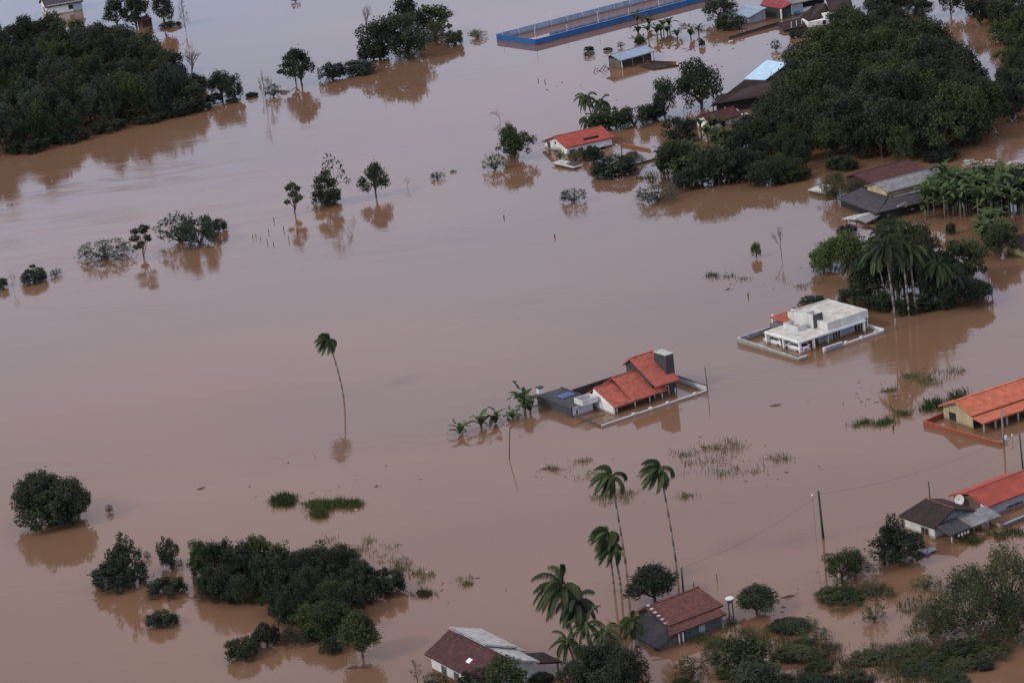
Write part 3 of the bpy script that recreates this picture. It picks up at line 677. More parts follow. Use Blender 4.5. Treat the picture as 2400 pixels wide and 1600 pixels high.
# its lot wall
lw = fthing('boundary_wall', 'long concrete lot wall with pillars around the white modern house', 'wall', fr)
c0_ = fr.loc(1886, 843); cA = fr.loc(1718, 808); cR = fr.loc(2091, 785); cG = fr.loc(1932, 827); cB = fr.loc(2033, 752, .5); cU = fr.loc(1809, 764, .8)
print(' lot', c0_, cA, cR, cG, cB, cU)
ux = (c0_[0]+cA[0])/2
wall_run(lw, ux, c0_[1], ux, cA[1], .45, .8, .15, 6, CONC, SHEETL)
wall_run(lw, ux+.1, cA[1], cU[0]+.5, cA[1], .8, .8, .15, 5, GREYB, SHEETL)
wall_run(lw, ux+.1, c0_[1], ux+1.4, c0_[1], .55, .55, .15, 1, GREYB, POSTW)
wall_run(lw, cG[0], c0_[1], cG[0]+3.4, c0_[1], .75, .75, .15, 1, GREYB, POSTW)
wall_run(lw, cG[0]+3.5, c0_[1], cR[0], c0_[1], .35, .45, .15, 5, WHITE2, POSTW)
wall_run(lw, cR[0], c0_[1]+.1, cR[0], max(cB[1], c0_[1]+6), .55, .55, .15, 4, WHITE, POSTW)
for q in (.0, .36, .62, .86): MB().box(cG[0]+(cR[0]-cG[0])*q-.2, cG[0]+(cR[0]-cG[0])*q+.2, c0_[1]-.14, c0_[1]+.14, -1, .85 if q < .3 else .7).obj('pillar', POSTW, lw)
# cars under the carport (tandem, tails towards the street)
def car(u, v, label):
    P = fr.w(u, v); o = thing('parked_car', label, 'car', (P[0], P[1], 0), fr.rz, 'cars standing in water under the carport')
    zb = -.32
    prof = [(-2.0, .35), (-2.05, .75), (-1.95, 1.0), (-1.45, 1.42), (-.2, 1.50), (.35, 1.42), (1.05, 1.02), (1.85, .86), (2.05, .65), (2.05, .35)]
    def body(pr, w0, w1, zc):   # half widths below / above belt
        mb = MB(); k = len(pr)
        def W(z): return w0 if z <= zc else w0+(w1-w0)*min(1, (z-zc)/.45)
        mb.add([(-W(z), y, z+zb) for y, z in pr]+[(W(z), y, z+zb) for y, z in pr], [tuple(range(k)), tuple(range(2*k-1, k-1, -1))]+[(i, (i+1) % k, k+(i+1) % k, k+i) for i in range(k)])
        return mb
    body(prof, .86, .66, 1.0).obj('body', CARW, o, bevel=.05)
    def glass(nm, q): MB().add([(x, y, z+zb) for x, y, z in q], [(0, 1, 2, 3)]).obj(nm, GLASS, o)
    glass('rear_window', [(-.62, -1.90, 1.07), (.62, -1.90, 1.07), (.56, -1.52, 1.40), (-.56, -1.52, 1.40)])
    glass('windscreen', [(.66, 1.03, 1.07), (-.66, 1.03, 1.07), (-.58, .40, 1.43), (.58, .40, 1.43)])
    for s in (-1, 1):
        glass('side_window', [(s*.86, -1.55, 1.06), (s*.86, -.35, 1.06), (s*.70, -.35, 1.41), (s*.71, -1.25, 1.38)][::s])
        glass('side_window', [(s*.86, -.27, 1.06), (s*.86, .85, 1.06), (s*.70, .28, 1.40), (s*.70, -.27, 1.41)][::s])
        MB().box(s*.72-.12, s*.72+.12, -2.10, -2.06, .72+zb, .98+zb).obj('tail_light', REDL, o)
        MB().box(s*.93-.07, s*.93+.07, .75, .95, .98+zb, 1.1+zb).obj('mirror', CARW, o)
        for y in (-1.3, 1.3):
            wh = MB().tube((s*.70, y, .30+zb), (s*.90, y, .30+zb), .31, .31, 14).obj('wheel', BLACK, o, True); MB().tube((s*.903, y, .30+zb), (s*.91, y, .30+zb), .18, .18, 10).obj('rim', CHROME, wh)
    MB().box(-.25, .25, -2.10, -2.07, .62+zb, .74+zb).obj('number_plate', DARK, o)
    MB().box(-.84, .84, -2.16, -2.075, .30+zb, .55+zb).obj('bumper', CARW, o, bevel=.03)
car(1.55, 2.55, 'white hatchback standing in water at the open front of the carport, tail outward')
car(1.55, 7.2, 'white hatchback further inside the carport beside the middle pillar')

# ---- white walled house with plain red roof in the middle distance
fr = Frame((1325.7, 347), (1440.7, 321.7), 1.75)
th, vr, zr, vb, zb = gable_house('gabled_house', 'white gabled house with bright red tile roof in the middle distance', fr, 1.75, (1296.5, 321), (1268, 332.6), fr.len, TILE3, WHITE, iv=.5)
u, v = fr.loc(1288, 347, 0)
for px, w_ in ((1286, 1.3), (1301, .5)):
    vv = fr.onu(px+2, 348, .5)[0]; windowp(th, 'u', .5, vv-w_/2, vv+w_/2, .25 if w_ > 1 else 1.5, 1.45 if w_ > 1 else 2.0, CONC, GLASS, 1 if w_ > 1 else 0)
for k in range(3): windowp(th, 'v', .5, 1.0+k*1.9, 2.0+k*1.9, .1, 1.0, CONC, GLASS, 1)
a = fr.onv(1370, 331, 1.2); b = fr.onv(1403, 321, 1.2)
u_, z_ = a; s0 = (zr-1.75)/vr; zz = 1.75+s0*1.3+.09
MB().box(a[0], b[0], 1.2, 1.75, zz, zz+.28).obj('roof_vent_slot', DARK, th)
MB().box(.48, fr.len-.48, .48, .497, -1, .25).obj('plinth', BRICK, th)
ds = fthing('floating_roof_panel', 'pale tilted slab of roofing afloat in front of the red roofed white house', 'panel', fr)
shed(ds, fr, ((1344, 394, .35), (1366, 387, .35), (1316, 374, .55), (1292, 382, .55)), SHEETL, 'flat', None)
shed(ds, fr, ((1346, 390, .42), (1363, 385, .42), (1340, 379, .55), (1326, 384, .55)), SLATE, 'flat', None)
fr2 = Frame((1524, 354), (1455, 341), 0)
bw_ = fthing('brick_wall', 'low orange brick wall beside the red roofed white house', 'wall', fr2); wall_run(bw_, 0, 0, fr2.len, 0, .45, .55, .15, 5, BRICK)
fr2 = Frame((1489, 388), (1566, 367), 0)
bw_ = fthing('garden_wall', 'thin dark garden wall running up to the banana patch', 'wall', fr2); wall_run(bw_, 0, 0, fr2.len, 0, .35, .45, .15, 5, CONCD)
P = G(1412, 350); cv_ = thing('tarpaulin', 'pale blue crumpled sheet under the eave of the red roofed white house', 'tarpaulin', (P[0], P[1], 0), fr.rz)
mb = MB(); mb.add([(i*.35-1, j*.35-.7, .55+.35*math.cos(i*.8-2)*math.cos(j*.7-1)+random.uniform(0, .08)) for i in range(7) for j in range(5)], [(i*5+j, (i+1)*5+j, (i+1)*5+j+1, i*5+j+1) for i in range(6) for j in range(4)]); mb.obj('sheet', BLUEL, cv_)

# ---- metal roofed shed with brick yard
fr = Frame((1455, 143), (1536.7, 120), 2.0)
th, vr, zr, vb, zb = gable_house('open_shed', 'weathered board shed with blue grey metal roof standing in water', fr, 2.0, (1431, 129), (1414, 132.6), fr.len, SHEETB, WOODD, 'sheet', iu=.7, iv=.9, cat='shed')
for k in range(4): MB().box(.35+k*(fr.len-.9)/3, .5+k*(fr.len-.9)/3, .2, .35, -1, 1.95).obj('post', POSTW if k in (0, 3) else POSTC, th)
for k in range(9): MB().box(.62, .69, 1.0+k*.42, 1.38+k*.42, -1, 1.9+.1*(k % 3)).obj('plank', CONCD if k % 3 else WOOD, th)
fr2 = Frame((1531.6, 163), (1591.6, 154), 0)
bw_ = fthing('brick_yard_wall', 'dark brown low walls of the yard next to the metal roofed shed', 'wall', fr2)
wv = fr2.loc(1496, 155)[1]
wall_run(bw_, 0, 0, fr2.len, 0, .35, .2, .2, 3, WOODD); wall_run(bw_, 0, .15, 0, max(wv, 3), .4, .9, .2, 3, WOODD); wall_run(bw_, 0.2, max(wv, 3)+.1, fr2.len, max(wv, 3)*.5, .9, .35, .2, 4, WOODD)
shed(bw_, fr2, ((1532, 162, .22), (1590, 153, .22), (1556, 147, .45), (1497, 153, .45)), BLACKT, 'tile')
for i in range(7):
    P = G(1394+i*6, 169-i*1.3); o = thing('broken_beam', 'dark broken timbers sticking out of the water left of the shed', 'timber', (P[0], P[1], 0), random.uniform(0, 3), 'timbers left of the shed')
    MB().tube((-.8, 0, -.1), (.8, 0, random.uniform(.3, 1.3)), .09, .07, 5).obj('beam', WOODD, o)

# ---- blue walled court
fr = Frame((1256, 107), (1608, 15), 0)
th = fthing('sports_court', 'long court fenced by a strong blue wall with white posts', 'court', fr)
Lc = 75.0; Wc = fr.loc(1163, 95)[1]; print('court W', Wc)
hh = 1.45; n = 15
for k in range(n):
    a, b = Lc*k/n, Lc*(k+1)/n-.06
    MB().box(a, b, -.1, .1, -1, hh).obj('wall_panel', BLUEP, th); MB().box(a, b, Wc-.1, Wc+.1, -1, hh+.1).obj('wall_panel', BLUEL, th)
for k in range(4): MB().box(-.1, .1, .15+k*Wc/4, .08+(k+1)*Wc/4, -1, hh).obj('wall_panel', BLUEP, th)
for k in range(8): MB().tube((.3+k*9.6, .25, -1), (.3+k*9.6, .25, 4.4 if k % 2 == 0 else 3.0), .07, .06, 6).obj('post', POSTW, th)
for k in range(15): MB().tube((1.5+k*5, Wc-.3, -1), (1.5+k*5, Wc-.3, 2.3 if k % 3 else 3.6), .07, .06, 6).obj('post', POSTW, th)
rl = fthing('rail_fence', 'pale inner rail fence running along the inside of the blue court', 'fence', fr)
v_ = Wc*.40
for k in range(2): MB().tube((9, v_, .45+k*.55), (Lc, v_, .45+k*.55), .06, .06, 4).obj('rail', BLUEL, rl)
for k in range(33): MB().tube((9+k*2, v_, -1), (9+k*2, v_, 1.35), .06, .06, 5).obj('post', GREYB, rl)
for k in range(11): MB().box(9+k*6, 14.9+k*6, v_+.05, v_+.08, .05, .75).obj('mesh_panel', BLUEL, rl)

# ---- top left white house (cut by the frame)
fr = Frame((112, 38), (194, 24), 0)
th = fthing('white_house', 'white two gabled house cut by the top edge above the left wood', 'house', fr)
Lw = fr.len; Ww = fr.loc(67.6, 33)[1]; print('A', Lw, Ww)
gable(th, 0, Lw, 0, Ww, 2.8, 2.8, Ww/2, 4.8, WHITE)
roof(th, (-.5, -.5, 2.5), (Lw+.5, -.5, 2.5), (Lw+.5, Ww/2, 5.0), (-.5, Ww/2, 5.0), SLATE, 'sheet'); roof(th, (Lw+.5, Ww+.5, 2.5), (-.5, Ww+.5, 2.5), (-.5, Ww/2, 5.0), (Lw+.5, Ww/2, 5.0), SLATE, 'sheet')
windowp(th, 'v', 0, Lw*.62, Lw*.62+1.5, .9, 2.1, GREYB, GLASS, 0); windowp(th, 'v', 0, Lw*.87, Lw*.87+.6, 1.1, 2.3, GREYB, GLASS, 0)
for c, w_ in ((Ww*.15, .7), (Ww*.5, 2.2), (Ww*.85, .7)): windowp(th, 'u', 0, c-w_/2, c+w_/2, .7, 1.9, GREYB, GLASS, 1)
MB().box(-.09, -.065, Ww*.3, Ww*.62, .55, 1.2).obj('red_curtain', REDW, th)
MB().box(Lw-2.6, Lw-.01, -.03, -.004, -1, 2.7).obj('painted_bay', mat('pale blue paint', (.33, .42, .48), .8, .1, 1), th)

# ---- small blue grey roofed house
fr = Frame((1757, 57), (1795, 48), 0)
th = fthing('utility_building', 'small grey walled building with sloping blue grey sheet roof', 'building', fr)
Lc_ = fr.len; Wc_ = fr.loc(1715.5, 53)[1]; zf = fr.onv(1755, 42, -.3)[1]; zq = fr.onv(1794, 18.4, -.3)[1]; Wc_ = min(Wc_, 7.5); print('C', Lc_, Wc_, zf, zq)
MB().prism([(0, 0), (Lc_, 0), (Lc_, Wc_), (0, Wc_)], -1, [zf-.15, zq-.15, zq-.15, zf-.15]).obj('wall', GREYB, th)
roof(th, (-.4, Wc_+1.6, zf), (-.4, -.4, zf), (Lc_+.3, -.4, zq), (Lc_+.3, Wc_+1.6, zq), SHEETB, 'sheet')
for k in range(5): MB().box(-.03, -.002, 1+k*1.1, 1.5+k*1.1, .3, 1.1).obj('slot', GLASS, th)

# ---- red roofed and blue white houses, top right
fr = Frame((1832, 21), (1856, 10), 2.6)
th = fthing('red_roofed_house', 'dark walled house under a wide dull red roof at the top edge', 'house', fr)
v1 = fr.loc(1781, 13, 2.6)[1]
shed(th, fr, ((1781, 13, 2.6), (1832, 21, 2.6), (1856, 8, 3.6), (1800, -16, 4.4)), mat('dull red sheet', (.26, .055, .06), .8, .2, .8), 'sheet', mat('green black wall', (.035, .05, .045), .9, .2, 1), .93)
MB().box(-.2, .15, .05, .35, -1, 2.5).obj('pillar', WHITE, th)
fr = Frame((1856.5, 37), (1883, 31), 0)
th = fthing('blue_white_house', 'pale blue and white house with dark balcony beside the dull red roof', 'house', fr)
Lb = fr.len; print('D2', Lb)
MB().box(0, Lb, 0, 6, -1, 2.6).obj('wall', mat('pale blue paint', (.33, .42, .48), .8, .1, 1), th); MB().box(-.4, .0, -.1, .2, -1, 2.8).obj('pillar', WHITE, th)
MB().box(Lb+.003, Lb+7, .5, 6, -1, 1.0).obj('wall', WHITE, th); MB().box(Lb+.003, Lb+7, 1.2, 6, 1.003, 2.7).obj('balcony', DARK, th)
roof(th, (-.4, -.4, 2.75), (Lb+7.4, -.4, 2.75), (Lb+7.4, 5, 3.9), (-.4, 5, 3.9), SHEET, 'sheet')
MB().box(.8, 2.2, -.35, -.05, .2, .75).obj('blue_drum', mat('bright blue', (.05, .25, .45), .6, .1, 1), th)

# ---- white house with dark roofs top right
fr = Frame((1895, 67), (1962, 56), 0)
th = fthing('dark_roofed_white_house', 'bright white house with old dark tile roofs at the top right', 'house', fr)
Le = fr.len; print('E', Le)
MB().box(0, Le*.62, 0, 5, -1, 1.45).obj('wall', WHITE, th); MB().box(Le*.62+.003, Le, .6, 6, -1, 2.4).obj('wall', WHITE, th)
shed(th, fr, ((1894, 50, 1.6), (1950, 37, 1.6), (1936, 9, 3.9), (1911, 10, 3.6)), BLACKT, 'tile')
shed(th, fr, ((1944, 30, 3.0), (1999, 17, 3.0), (1992, -12, 5.0), (1934, -6, 5.0)), BLACKT, 'tile')
shed(th, fr, ((1894, 50, 1.6), (1911, 10, 3.6), (1908, 12, 3.0), (1876, 40, 1.4)), BLACKT, 'tile')
windowp(th, 'v', 0, Le*.5, Le*.5+.9, .3, 1.3, WHITE, DARK, 0); windowp(th, 'v', .6, Le-1.6, Le-.5, .1, 1.9, WHITE, DARK, 0)
# collapsed dark roof and long low wall
fr = Frame((1708, 93), (1824, 60), 0)
th = fthing('low_wall', 'long low dark wall reaching out from the collapsed roof', 'wall', fr); wall_run(th, 0, 0, fr.len, 0, .6, .8, .25, 9, CHAR, OLDT)
P = G(1713, 99); o = thing('foam_block', 'white foam block afloat at the end of the low dark wall', 'debris', (P[0], P[1], 0), .4); MB().box(-.5, .5, -.3, .3, -.1, .3).obj('block', FOAM, o, bevel=.05)
fr = Frame((1838, 78), (1890, 64), 0)
th = fthing('collapsed_lean_to', 'dark collapsed lean to roof between the low wall and white house', 'shed', fr)
shed(th, fr, ((1836, 72, .6), (1886, 62, .8), (1878, 42, 1.6), (1822, 55, 1.2)), BLACKT, 'tile', WOODD)
for k in range(3): MB().tube((2+k*1.6, -.2, -1), (2.2+k*1.6, -.2, 2.2), .08, .08, 5).obj('post', POSTW, th)

# ---- barn group: light blue roof, dark roofs, maroon house
fr = Frame((1744, 192), (1845, 165), 0)
th = fthing('barn', 'tall barn with light sky blue metal roof and blackened lower roofs', 'barn', fr)
shed(th, fr, ((1744, 185, 2.6), (1787, 193, 2.6), (1846, 149, 5.2), (1797, 141, 5.2)), SKYB, 'sheet', WOODD, .92)
pp = fr.loc(1840, 200); MB().box(pp[0]-.3, pp[0]+.3, pp[1]-.3, pp[1]+.3, -1, 5.0).obj('concrete_column', CONC, th)
shed(th, fr, ((1668, 246, 2.2), (1840, 218, 2.4), (1836, 190, 3.6), (1746, 187, 3.6)), BLACKT, 'tile', DARK, .9)
shed(th, fr, ((1664.5, 250, 1.9), (1790, 226, 1.9), (1796, 216, 2.5), (1690, 220, 2.5)), SLATE, 'sheet')
for k in range(5):
    q = fr.loc(1672+k*26, 258-k*6); MB().box(q[0]-.12, q[0]+.12, q[1]-.12, q[1]+.12, -1, 1.8).obj('post', POSTC, th)
a = fr.p3(1794, 191, 2.7); b = fr.p3(1834, 198, 2.7); MB().tube(a, b, .18, .18, 5).obj('gutter', SHEETL, th)
fr = Frame((1664, 291), (1738, 270), 1.5)
th, vr, zr, vb, zb = gable_house('maroon_roofed_house', 'small white house with deep maroon roof beside the dark barn', fr, 1.5, (1645, 270), (1626, 278), fr.len, MAROON, WHITE, 'tile', iu=.4, iv=.4)
fr3 = Frame((1730, 282), (1760, 276), 0)
t3 = fthing('white_annex', 'small white annex wall behind the maroon roofed house', 'building', fr3); MB().prism([(-1, 2), (1.2, 2), (1.2, 4), (-1, 4)], -1, [2.2, 1.6, 1.6, 2.2]).obj('wall', WHITE, t3); MB().box(.9, 2.4, 0, 1.2, -1, .9).obj('porch', WHITE, t3)
fr3 = Frame((1822, 258), (1880, 244), 0)
t3 = fthing('maroon_shed', 'low maroon roof half hidden by the big grove trees', 'shed', fr3)
shed(t3, fr3, ((1812, 252, 1.6), (1866, 240, 1.6), (1852, 218, 3.0), (1800, 226, 3.0)), MAROON, 'tile', WOODD)

# ---- sheds cluster at the right
fr = Frame((2079, 451.8), (2231.5, 413), 3.2)
th, vr, zr, vb, zb = gable_house('long_warehouse', 'long grey sheet roofed warehouse between bananas and dark sheds', fr, 3.2, (2050, 429.6), (2026, 437), fr.len, SHEET, CREAM, 'sheet', iu=.25, iv=.5, cat='warehouse')
shed(th, fr, ((2205, 424, 2.2), (2262, 410, 2.2), (2243, 397, 2.9), (2200, 400, 3.2)), SHEETL, 'sheet', None)
shed(th, fr, ((2097, 463, 2.1), (2172, 446, 2.1), (2158, 436, 2.6), (2076, 453, 2.6)), SHEET, 'sheet', None)
fr = Frame((2048, 433), (2180, 398), 2.8)
th, *_ = gable_house('maroon_warehouse', 'long maroon roofed shed behind the grey warehouse', fr, 2.8, (1997, 409), (1975, 415), fr.len*1.0, MAROON, WOODD, 'tile', cat='shed')
fr = Frame((2054.7, 501.5), (2187, 468), 1.7)
th = fthing('dark_shed', 'wide low shed of dark fibre cement sheets in front of the warehouse', 'shed', fr)
shed(th, fr, ((1965, 467, 1.5), (2054.7, 501.5, 1.5), (2083, 459, 2.5), (2018, 440, 2.5)), SLATE, 'sheet', DARK, .92)
shed(th, fr, ((2054.7, 500, 1.7), (2187, 468, 1.7), (2187, 449, 2.3), (2083, 466, 2.4)), SLATE, 'sheet', DARK, .9)
for k in range(6):
    q = fr.loc(1975+k*15, 476+k*5.6); MB().box(q[0]-.1, q[0]+.1, q[1]-.1, q[1]+.1, -1, 1.4).obj('post', CONC if k % 2 else WOOD, th)
for k in range(4):
    q = fr.loc(2100+k*24, 497-k*6); MB().box(q[0]-.1, q[0]+.1, q[1]-.1, q[1]+.1, -1, 1.6).obj('post', CONC, th)
MB().tube(fr.p3(2103, 484, 1.9), fr.p3(2126, 474, 1.9), .14, .14, 5).obj('roof_flashing', SHEETL, th)
fr = Frame((2030, 527), (2143, 494), 0)
th = fthing('pale_lean_to', 'pale bent corrugated lean to roof just above the palm clump', 'shed', fr)
shed(th, fr, ((2030, 523, .6), (2072, 502, 1.0), (2052, 496, 1.3), (2006, 512, .8)), SHEET, 'sheet', None)
shed(th, fr, ((2075, 503, .9), (2143, 489, .9), (2127, 482, 1.3), (2090, 496, 1.2)), SHEETL, 'sheet', None)
shed(th, fr, ((1973, 513, .5), (2010, 515, .5), (2050, 497, 1.2), (2000, 504, 1.0)), SHEETL, 'sheet', None)
for x, y in ((1985, 522), (2008, 527), (2030, 533), (2085, 513), (2135, 499)):
    q = fr.loc(x, y); MB().box(q[0]-.07, q[0]+.07, q[1]-.07, q[1]+.07, -1, .55).obj('post', WOODD, th)
fr = Frame((1910, 452), (1945, 446), 0)
th = fthing('pale_awning', 'small pale sheet awning behind the grey green shrub', 'awning', fr)
shed(th, fr, ((1893, 445, .8), (1935, 455, .6), (1960, 435, 1.3), (1925, 433, 1.4)), SHEETL, 'sheet', WOODD)
fr = Frame((2400, 604), (2440, 592), 0)
th = fthing('cream_house', 'cream walled house with dark roof at the right edge', 'house', fr)
v_ = fr.loc(2364, 588)[1]; gable(th, 0, 8, 0, v_, 1.6, 1.6, v_/2, 2.8, CREAM)
roof(th, (-.5, -.5, 1.4), (8, -.5, 1.4), (8, v_/2, 3.0), (-.5, v_/2, 3.0), BLACKT); roof(th, (8, v_+.5, 1.4), (-.5, v_+.5, 1.4), (-.5, v_/2, 3.0), (8, v_/2, 3.0), BLACKT)

# ---- orange roofed house at the right edge
fr = Frame((2275.7, 975.4), (2400, 934), 2.0)
th, vr, zr, vb, zb = gable_house('orange_roofed_house', 'cream house with bright orange tile roof and long veranda at right edge', fr, 2.0, (2237, 941.5), (2198.8, 950.6), fr.len+5, TILE2, CREAM, iu=.55, iv=.35)
_, zl = fr.onv(2301.7, 993, -2.2); ul, _ = fr.onv(2301.7, 993, -2.2); print(' veranda', ul, zl)
roof(th, (.15, -2.2, zl), (fr.len+5, -2.2, zl), (fr.len+5, -.05, 1.75), (.15, -.05, 1.75), TILE2)
for k in range(7): MB().box(.4+k*1.9, .6+k*1.9, -2.0, -1.8, -1, zl-.02).obj('veranda_post', CONC, th)
vv, zz = fr.onu(2233, 976, .55); windowp(th, 'u', .55, vv-.6, vv+.6, zz-.5, zz+.5, WOODD, DARK, 1)
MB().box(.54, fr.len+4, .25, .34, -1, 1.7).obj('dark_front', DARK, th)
fr2 = Frame((2348, 1044.5), (2400, 1020), 0); lw = fthing('red_wall', 'low red painted wall around the orange roofed house', 'wall', fr2)
v_ = fr2.loc(2165.4, 997)[1]; u_ = fr2.loc(2165.4, 997)[0]; print(' red wall', v_, u_)
wall_run(lw, 0, 0, u_, v_, .38, .62, .2, 8, REDW, BRICK); wall_run(lw, u_+.1, v_, u_+4.2, v_-.1, .62, .62, .2, 3, REDW, BRICK)
P = G(2358, 1033); o = thing('meter_box', 'white upright meter box at the corner of the red wall', 'box', (P[0], P[1], 0), fr.rz); MB().box(-.15, .15, -.1, .1, 0, .75).obj('case', WHITE, o); MB().box(-.08, .08, -.1, .1, -1, -.003).obj('stand', CONC, o)

# ---- dark roofed white house with corrugated awning
fr = Frame((2190, 1238), (2292.7, 1197), 1.6)
th = fthing('hip_roofed_house', 'white house with blackened tile roof and corrugated awning at lower right', 'house', fr)
ur, zr = fr.onv(2237.8, 1192.7, 0); vl = fr.loc(2099, 1211, 1.6)[1]; ue = fr.len; print('O', ue, ur, zr, vl)
roof(th, (0, vl, 1.6), (0, 0, 1.6), (ur, 0, zr), (ur, vl-1.2, zr), BLACKT); roof(th, (ue, 0, 1.6), (ue, vl, 1.6), (ur, vl-1.2, zr), (ur, 0, zr), BLACKT)
roof(th, (0, vl, 1.6), (ue, vl, 1.6), (ur+.05, vl-1.2, zr), (ur-.05, vl-1.2, zr), BLACKT)
ridgecap(th, (ur, 0, zr+.1), (ur, vl-1.2, zr+.1), OLDT2, .13)
gable(th, .45, ue-.45, .5, vl-.6, 1.6, 1.6, ur, zr-.4, WHITE2, 'v')
mb = MB()
for k in range(12):
    x0 = .6+k*(ue-1.2)/12; x1 = x0+(ue-1.2)/12-.04; xm = (x0+x1)/2; zt = 1.55+(zr-1.75)*(1-abs(xm-ur)/max(ur, ue-ur))
    MB().box(x0, x1, .42, .49, 1.5, max(1.6, zt)).obj('gable_board', mat('teal grey boards', (.16, .22, .23), .85, .15, 1), th)
uL, _ = fr.onv(2204, 1252, -2.3); _, zl = fr.onv(2320, 1219, -2.3); zl = max(.8, min(1.3, zl)); print(' awning', uL, zl)
n = 7
for k in range(n):
    a = .3+k*(ue+1.2)/n; b = a+(ue+1.2)/n-.02
    roof(th, (a, -2.3, zl), (b, -2.3, zl), (b, .3, 1.75), (a, .3, 1.75), SLATE if k < 3 else SHEET, 'sheet', 'awning_sheet', t=.04)
for k in range(5): MB().box(.6+k*ue/4, .7+k*ue/4, -2.2, -2.1, -1, zl-.05).obj('awning_post', POSTC if k else POSTW, th)
vv, zz = fr.onu(2168, 1240, .45); windowp(th, 'u', .45, vv-.6, vv+.6, .1, 1.0, CONC, GLASS, 1)
for k in range(4):
    P = fr.w(1.6+k*.5, -2.35); o = thing('hanging_cloth', 'small pale cloths hanging along the awning edge of the white house', 'cloth', (P[0], P[1], 0), fr.rz, 'cloths on the awning edge'); MB().box(-.14, .14, -.01, .01, zl-.45, zl-.12).obj('cloth', WHITE if k % 2 else TANK, o)

# ---- red roofed wooden house at right edge
fr = Frame((2314.4, 1188.4), (2400, 1155), 1.6)
th, vr, zr, vb, zb = gable_house('plank_house', 'wooden plank house with red roof and satellite dish at right edge', fr, 1.6, (2266.7, 1154.4), (2222.6, 1161), fr.len+3, TILE3, WOODD, iu=.5, iv=.4)
n = 16; vs0 = .4
for k in range(n):
    a = 1.7+k*(vb-.9-1.7)/n; b = a+(vb-2.6)/n-.03; mdl = (a+b)/2
    zt = (1.6+(zr-1.6)*mdl/vr if mdl < vr else zb+(zr-zb)*(vb-mdl)/(vb-vr))-.22
    MB().box(.44, .49, a, b, -1, zt).obj('plank', WOOD, th)
MB().prism([(.42, .4), (.42, 1.66), (.49, 1.66), (.49, .4)][::-1], -1, [1.65, 2.1, 2.1, 1.65]).obj('white_panel', WHITE, th)
MB().box(.5, fr.len+2.5, .33, .39, -1, 1.62).obj('wall', GREYB, th)
windowp(th, 'u', .42, .8, 1.2, 1.0, 1.25, WHITE, DARK, 0)
for k in range(8): P = fr.w(3.4+k*.33, .2); o = thing('hanging_pot', 'small dark pots hanging on the grey wall under the red roof', 'pot', (P[0], P[1], 0), fr.rz, 'pots on the grey wall'); MB().tube((0, 0, .35), (0, 0, .6), .07, .1, 7).obj('pot', BLACK if k % 3 else REDW, o)
fr2 = Frame((2350.5, 1239), (2410, 1214), 0); lw = fthing('front_wall', 'low mossy concrete wall in front of the red roofed plank house', 'wall', fr2)
wall_run(lw, 0, 0, fr2.len, 0, .5, .5, .2, 4, CONCD, GREYB); wall_run(lw, 0, .2, -.0, fr2.loc(2326, 1226)[1], .45, .45, .15, 2, CREAM)
MB().box(-.2, .2, -.2, .2, -1, .62).obj('pillar', CONCD, lw)
P, Q = upright((2250, 1200), (2250, 1170)); o = thing('satellite_dish', 'round pale satellite dish against the plank gable', 'dish', tuple(P), 0)
mb = MB(); rings = [(0, .22), (.25, .16), (.45, .07), (.62, 0)]
V = []; Fc = []
for r_, dz in rings:
    for i in range(14): a = 2*math.pi*i/14; V.append((r_*math.cos(a), -dz*-1, r_*math.sin(a)))
for j in range(3):
    for i in range(14): Fc.append((j*14+i, j*14+(i+1) % 14, (j+1)*14+(i+1) % 14, (j+1)*14+i))
mb.add(V, Fc); d = mb.obj('dish', TANK, o, True); hz = Q[2]; d.location = (0, 0, hz); d.rotation_euler = (R(-25), 0, R(-30))
MB().tube((0, .2, -1), (0, .2, hz), .05, .05, 6).obj('mast', POSTC, o); MB().tube((0, 0, hz), (-.2, -.5, hz+.2), .03, .06, 5).obj('feed_arm', POSTC, o)

# ---- bottom centre dark tiled house
fr = Frame((1128, 1602), (1273, 1555), 2.0).turn(R(7))
th = fthing('old_tiled_house', 'white house with old maroon tiles and pale sheets at the bottom edge', 'house', fr)
ur, zr = fr.onv(1188, 1543, 0); vl = fr.loc(989, 1533.7, 2.0)[1]; ue = fr.len; print('Q', ue, ur, zr, vl)
vA = vl*.93
roof(th, (0, vl, 2.0), (0, -.3, 2.0), (ur, -.3, zr), (ur, vl, zr), OLDT)
vm = vl*.42
roof(th, (ue, -.2, 2.0), (ue, vm, 2.0), (ur, vm, zr), (ur, -.2, zr), SHEETL, 'sheet'); roof(th, (ue+.1, vm-.6, 2.4), (ue+.1, vl, 2.4), (ur, vl, zr+.35), (ur, vm-.6, zr+.35), SHEETL, 'sheet')
roof(th, (ue+.9, vm-.9, 1.75), (ue+.9, vm+1.0, 1.75), (ue, vm+1.0, 2.1), (ue, vm-.9, 2.1), SHEETL, 'sheet')
ridgecap(th, (ur, 0, zr+.08), (ur, vm-.7, zr+.08), OLDT, .14)
gable(th, .5, ue-.5, .4, vl-.5, 2.0, 2.0, ur, zr-.2, WHITE2, 'v')
for k in range(3): vv = vl*(.25+.22*k); windowp(th, 'u', .5, vv, vv+.9, .4, 1.3, CONC, GLASS, 2)
MB().box(.44, .497, .45, vl-.55, -1, .3).obj('plinth', BRICK, th)
a = roof(th, (ur*.35, vl*.42, 2.0+(zr-2)*.35+.12), (ur*.35, vl*.36, 2.0+(zr-2)*.35+.12), (ur*.5, vl*.36, 2.0+(zr-2)*.5+.12), (ur*.5, vl*.42, 2.0+(zr-2)*.5+.12), FOAM, 'flat', 'skylight', t=.03)
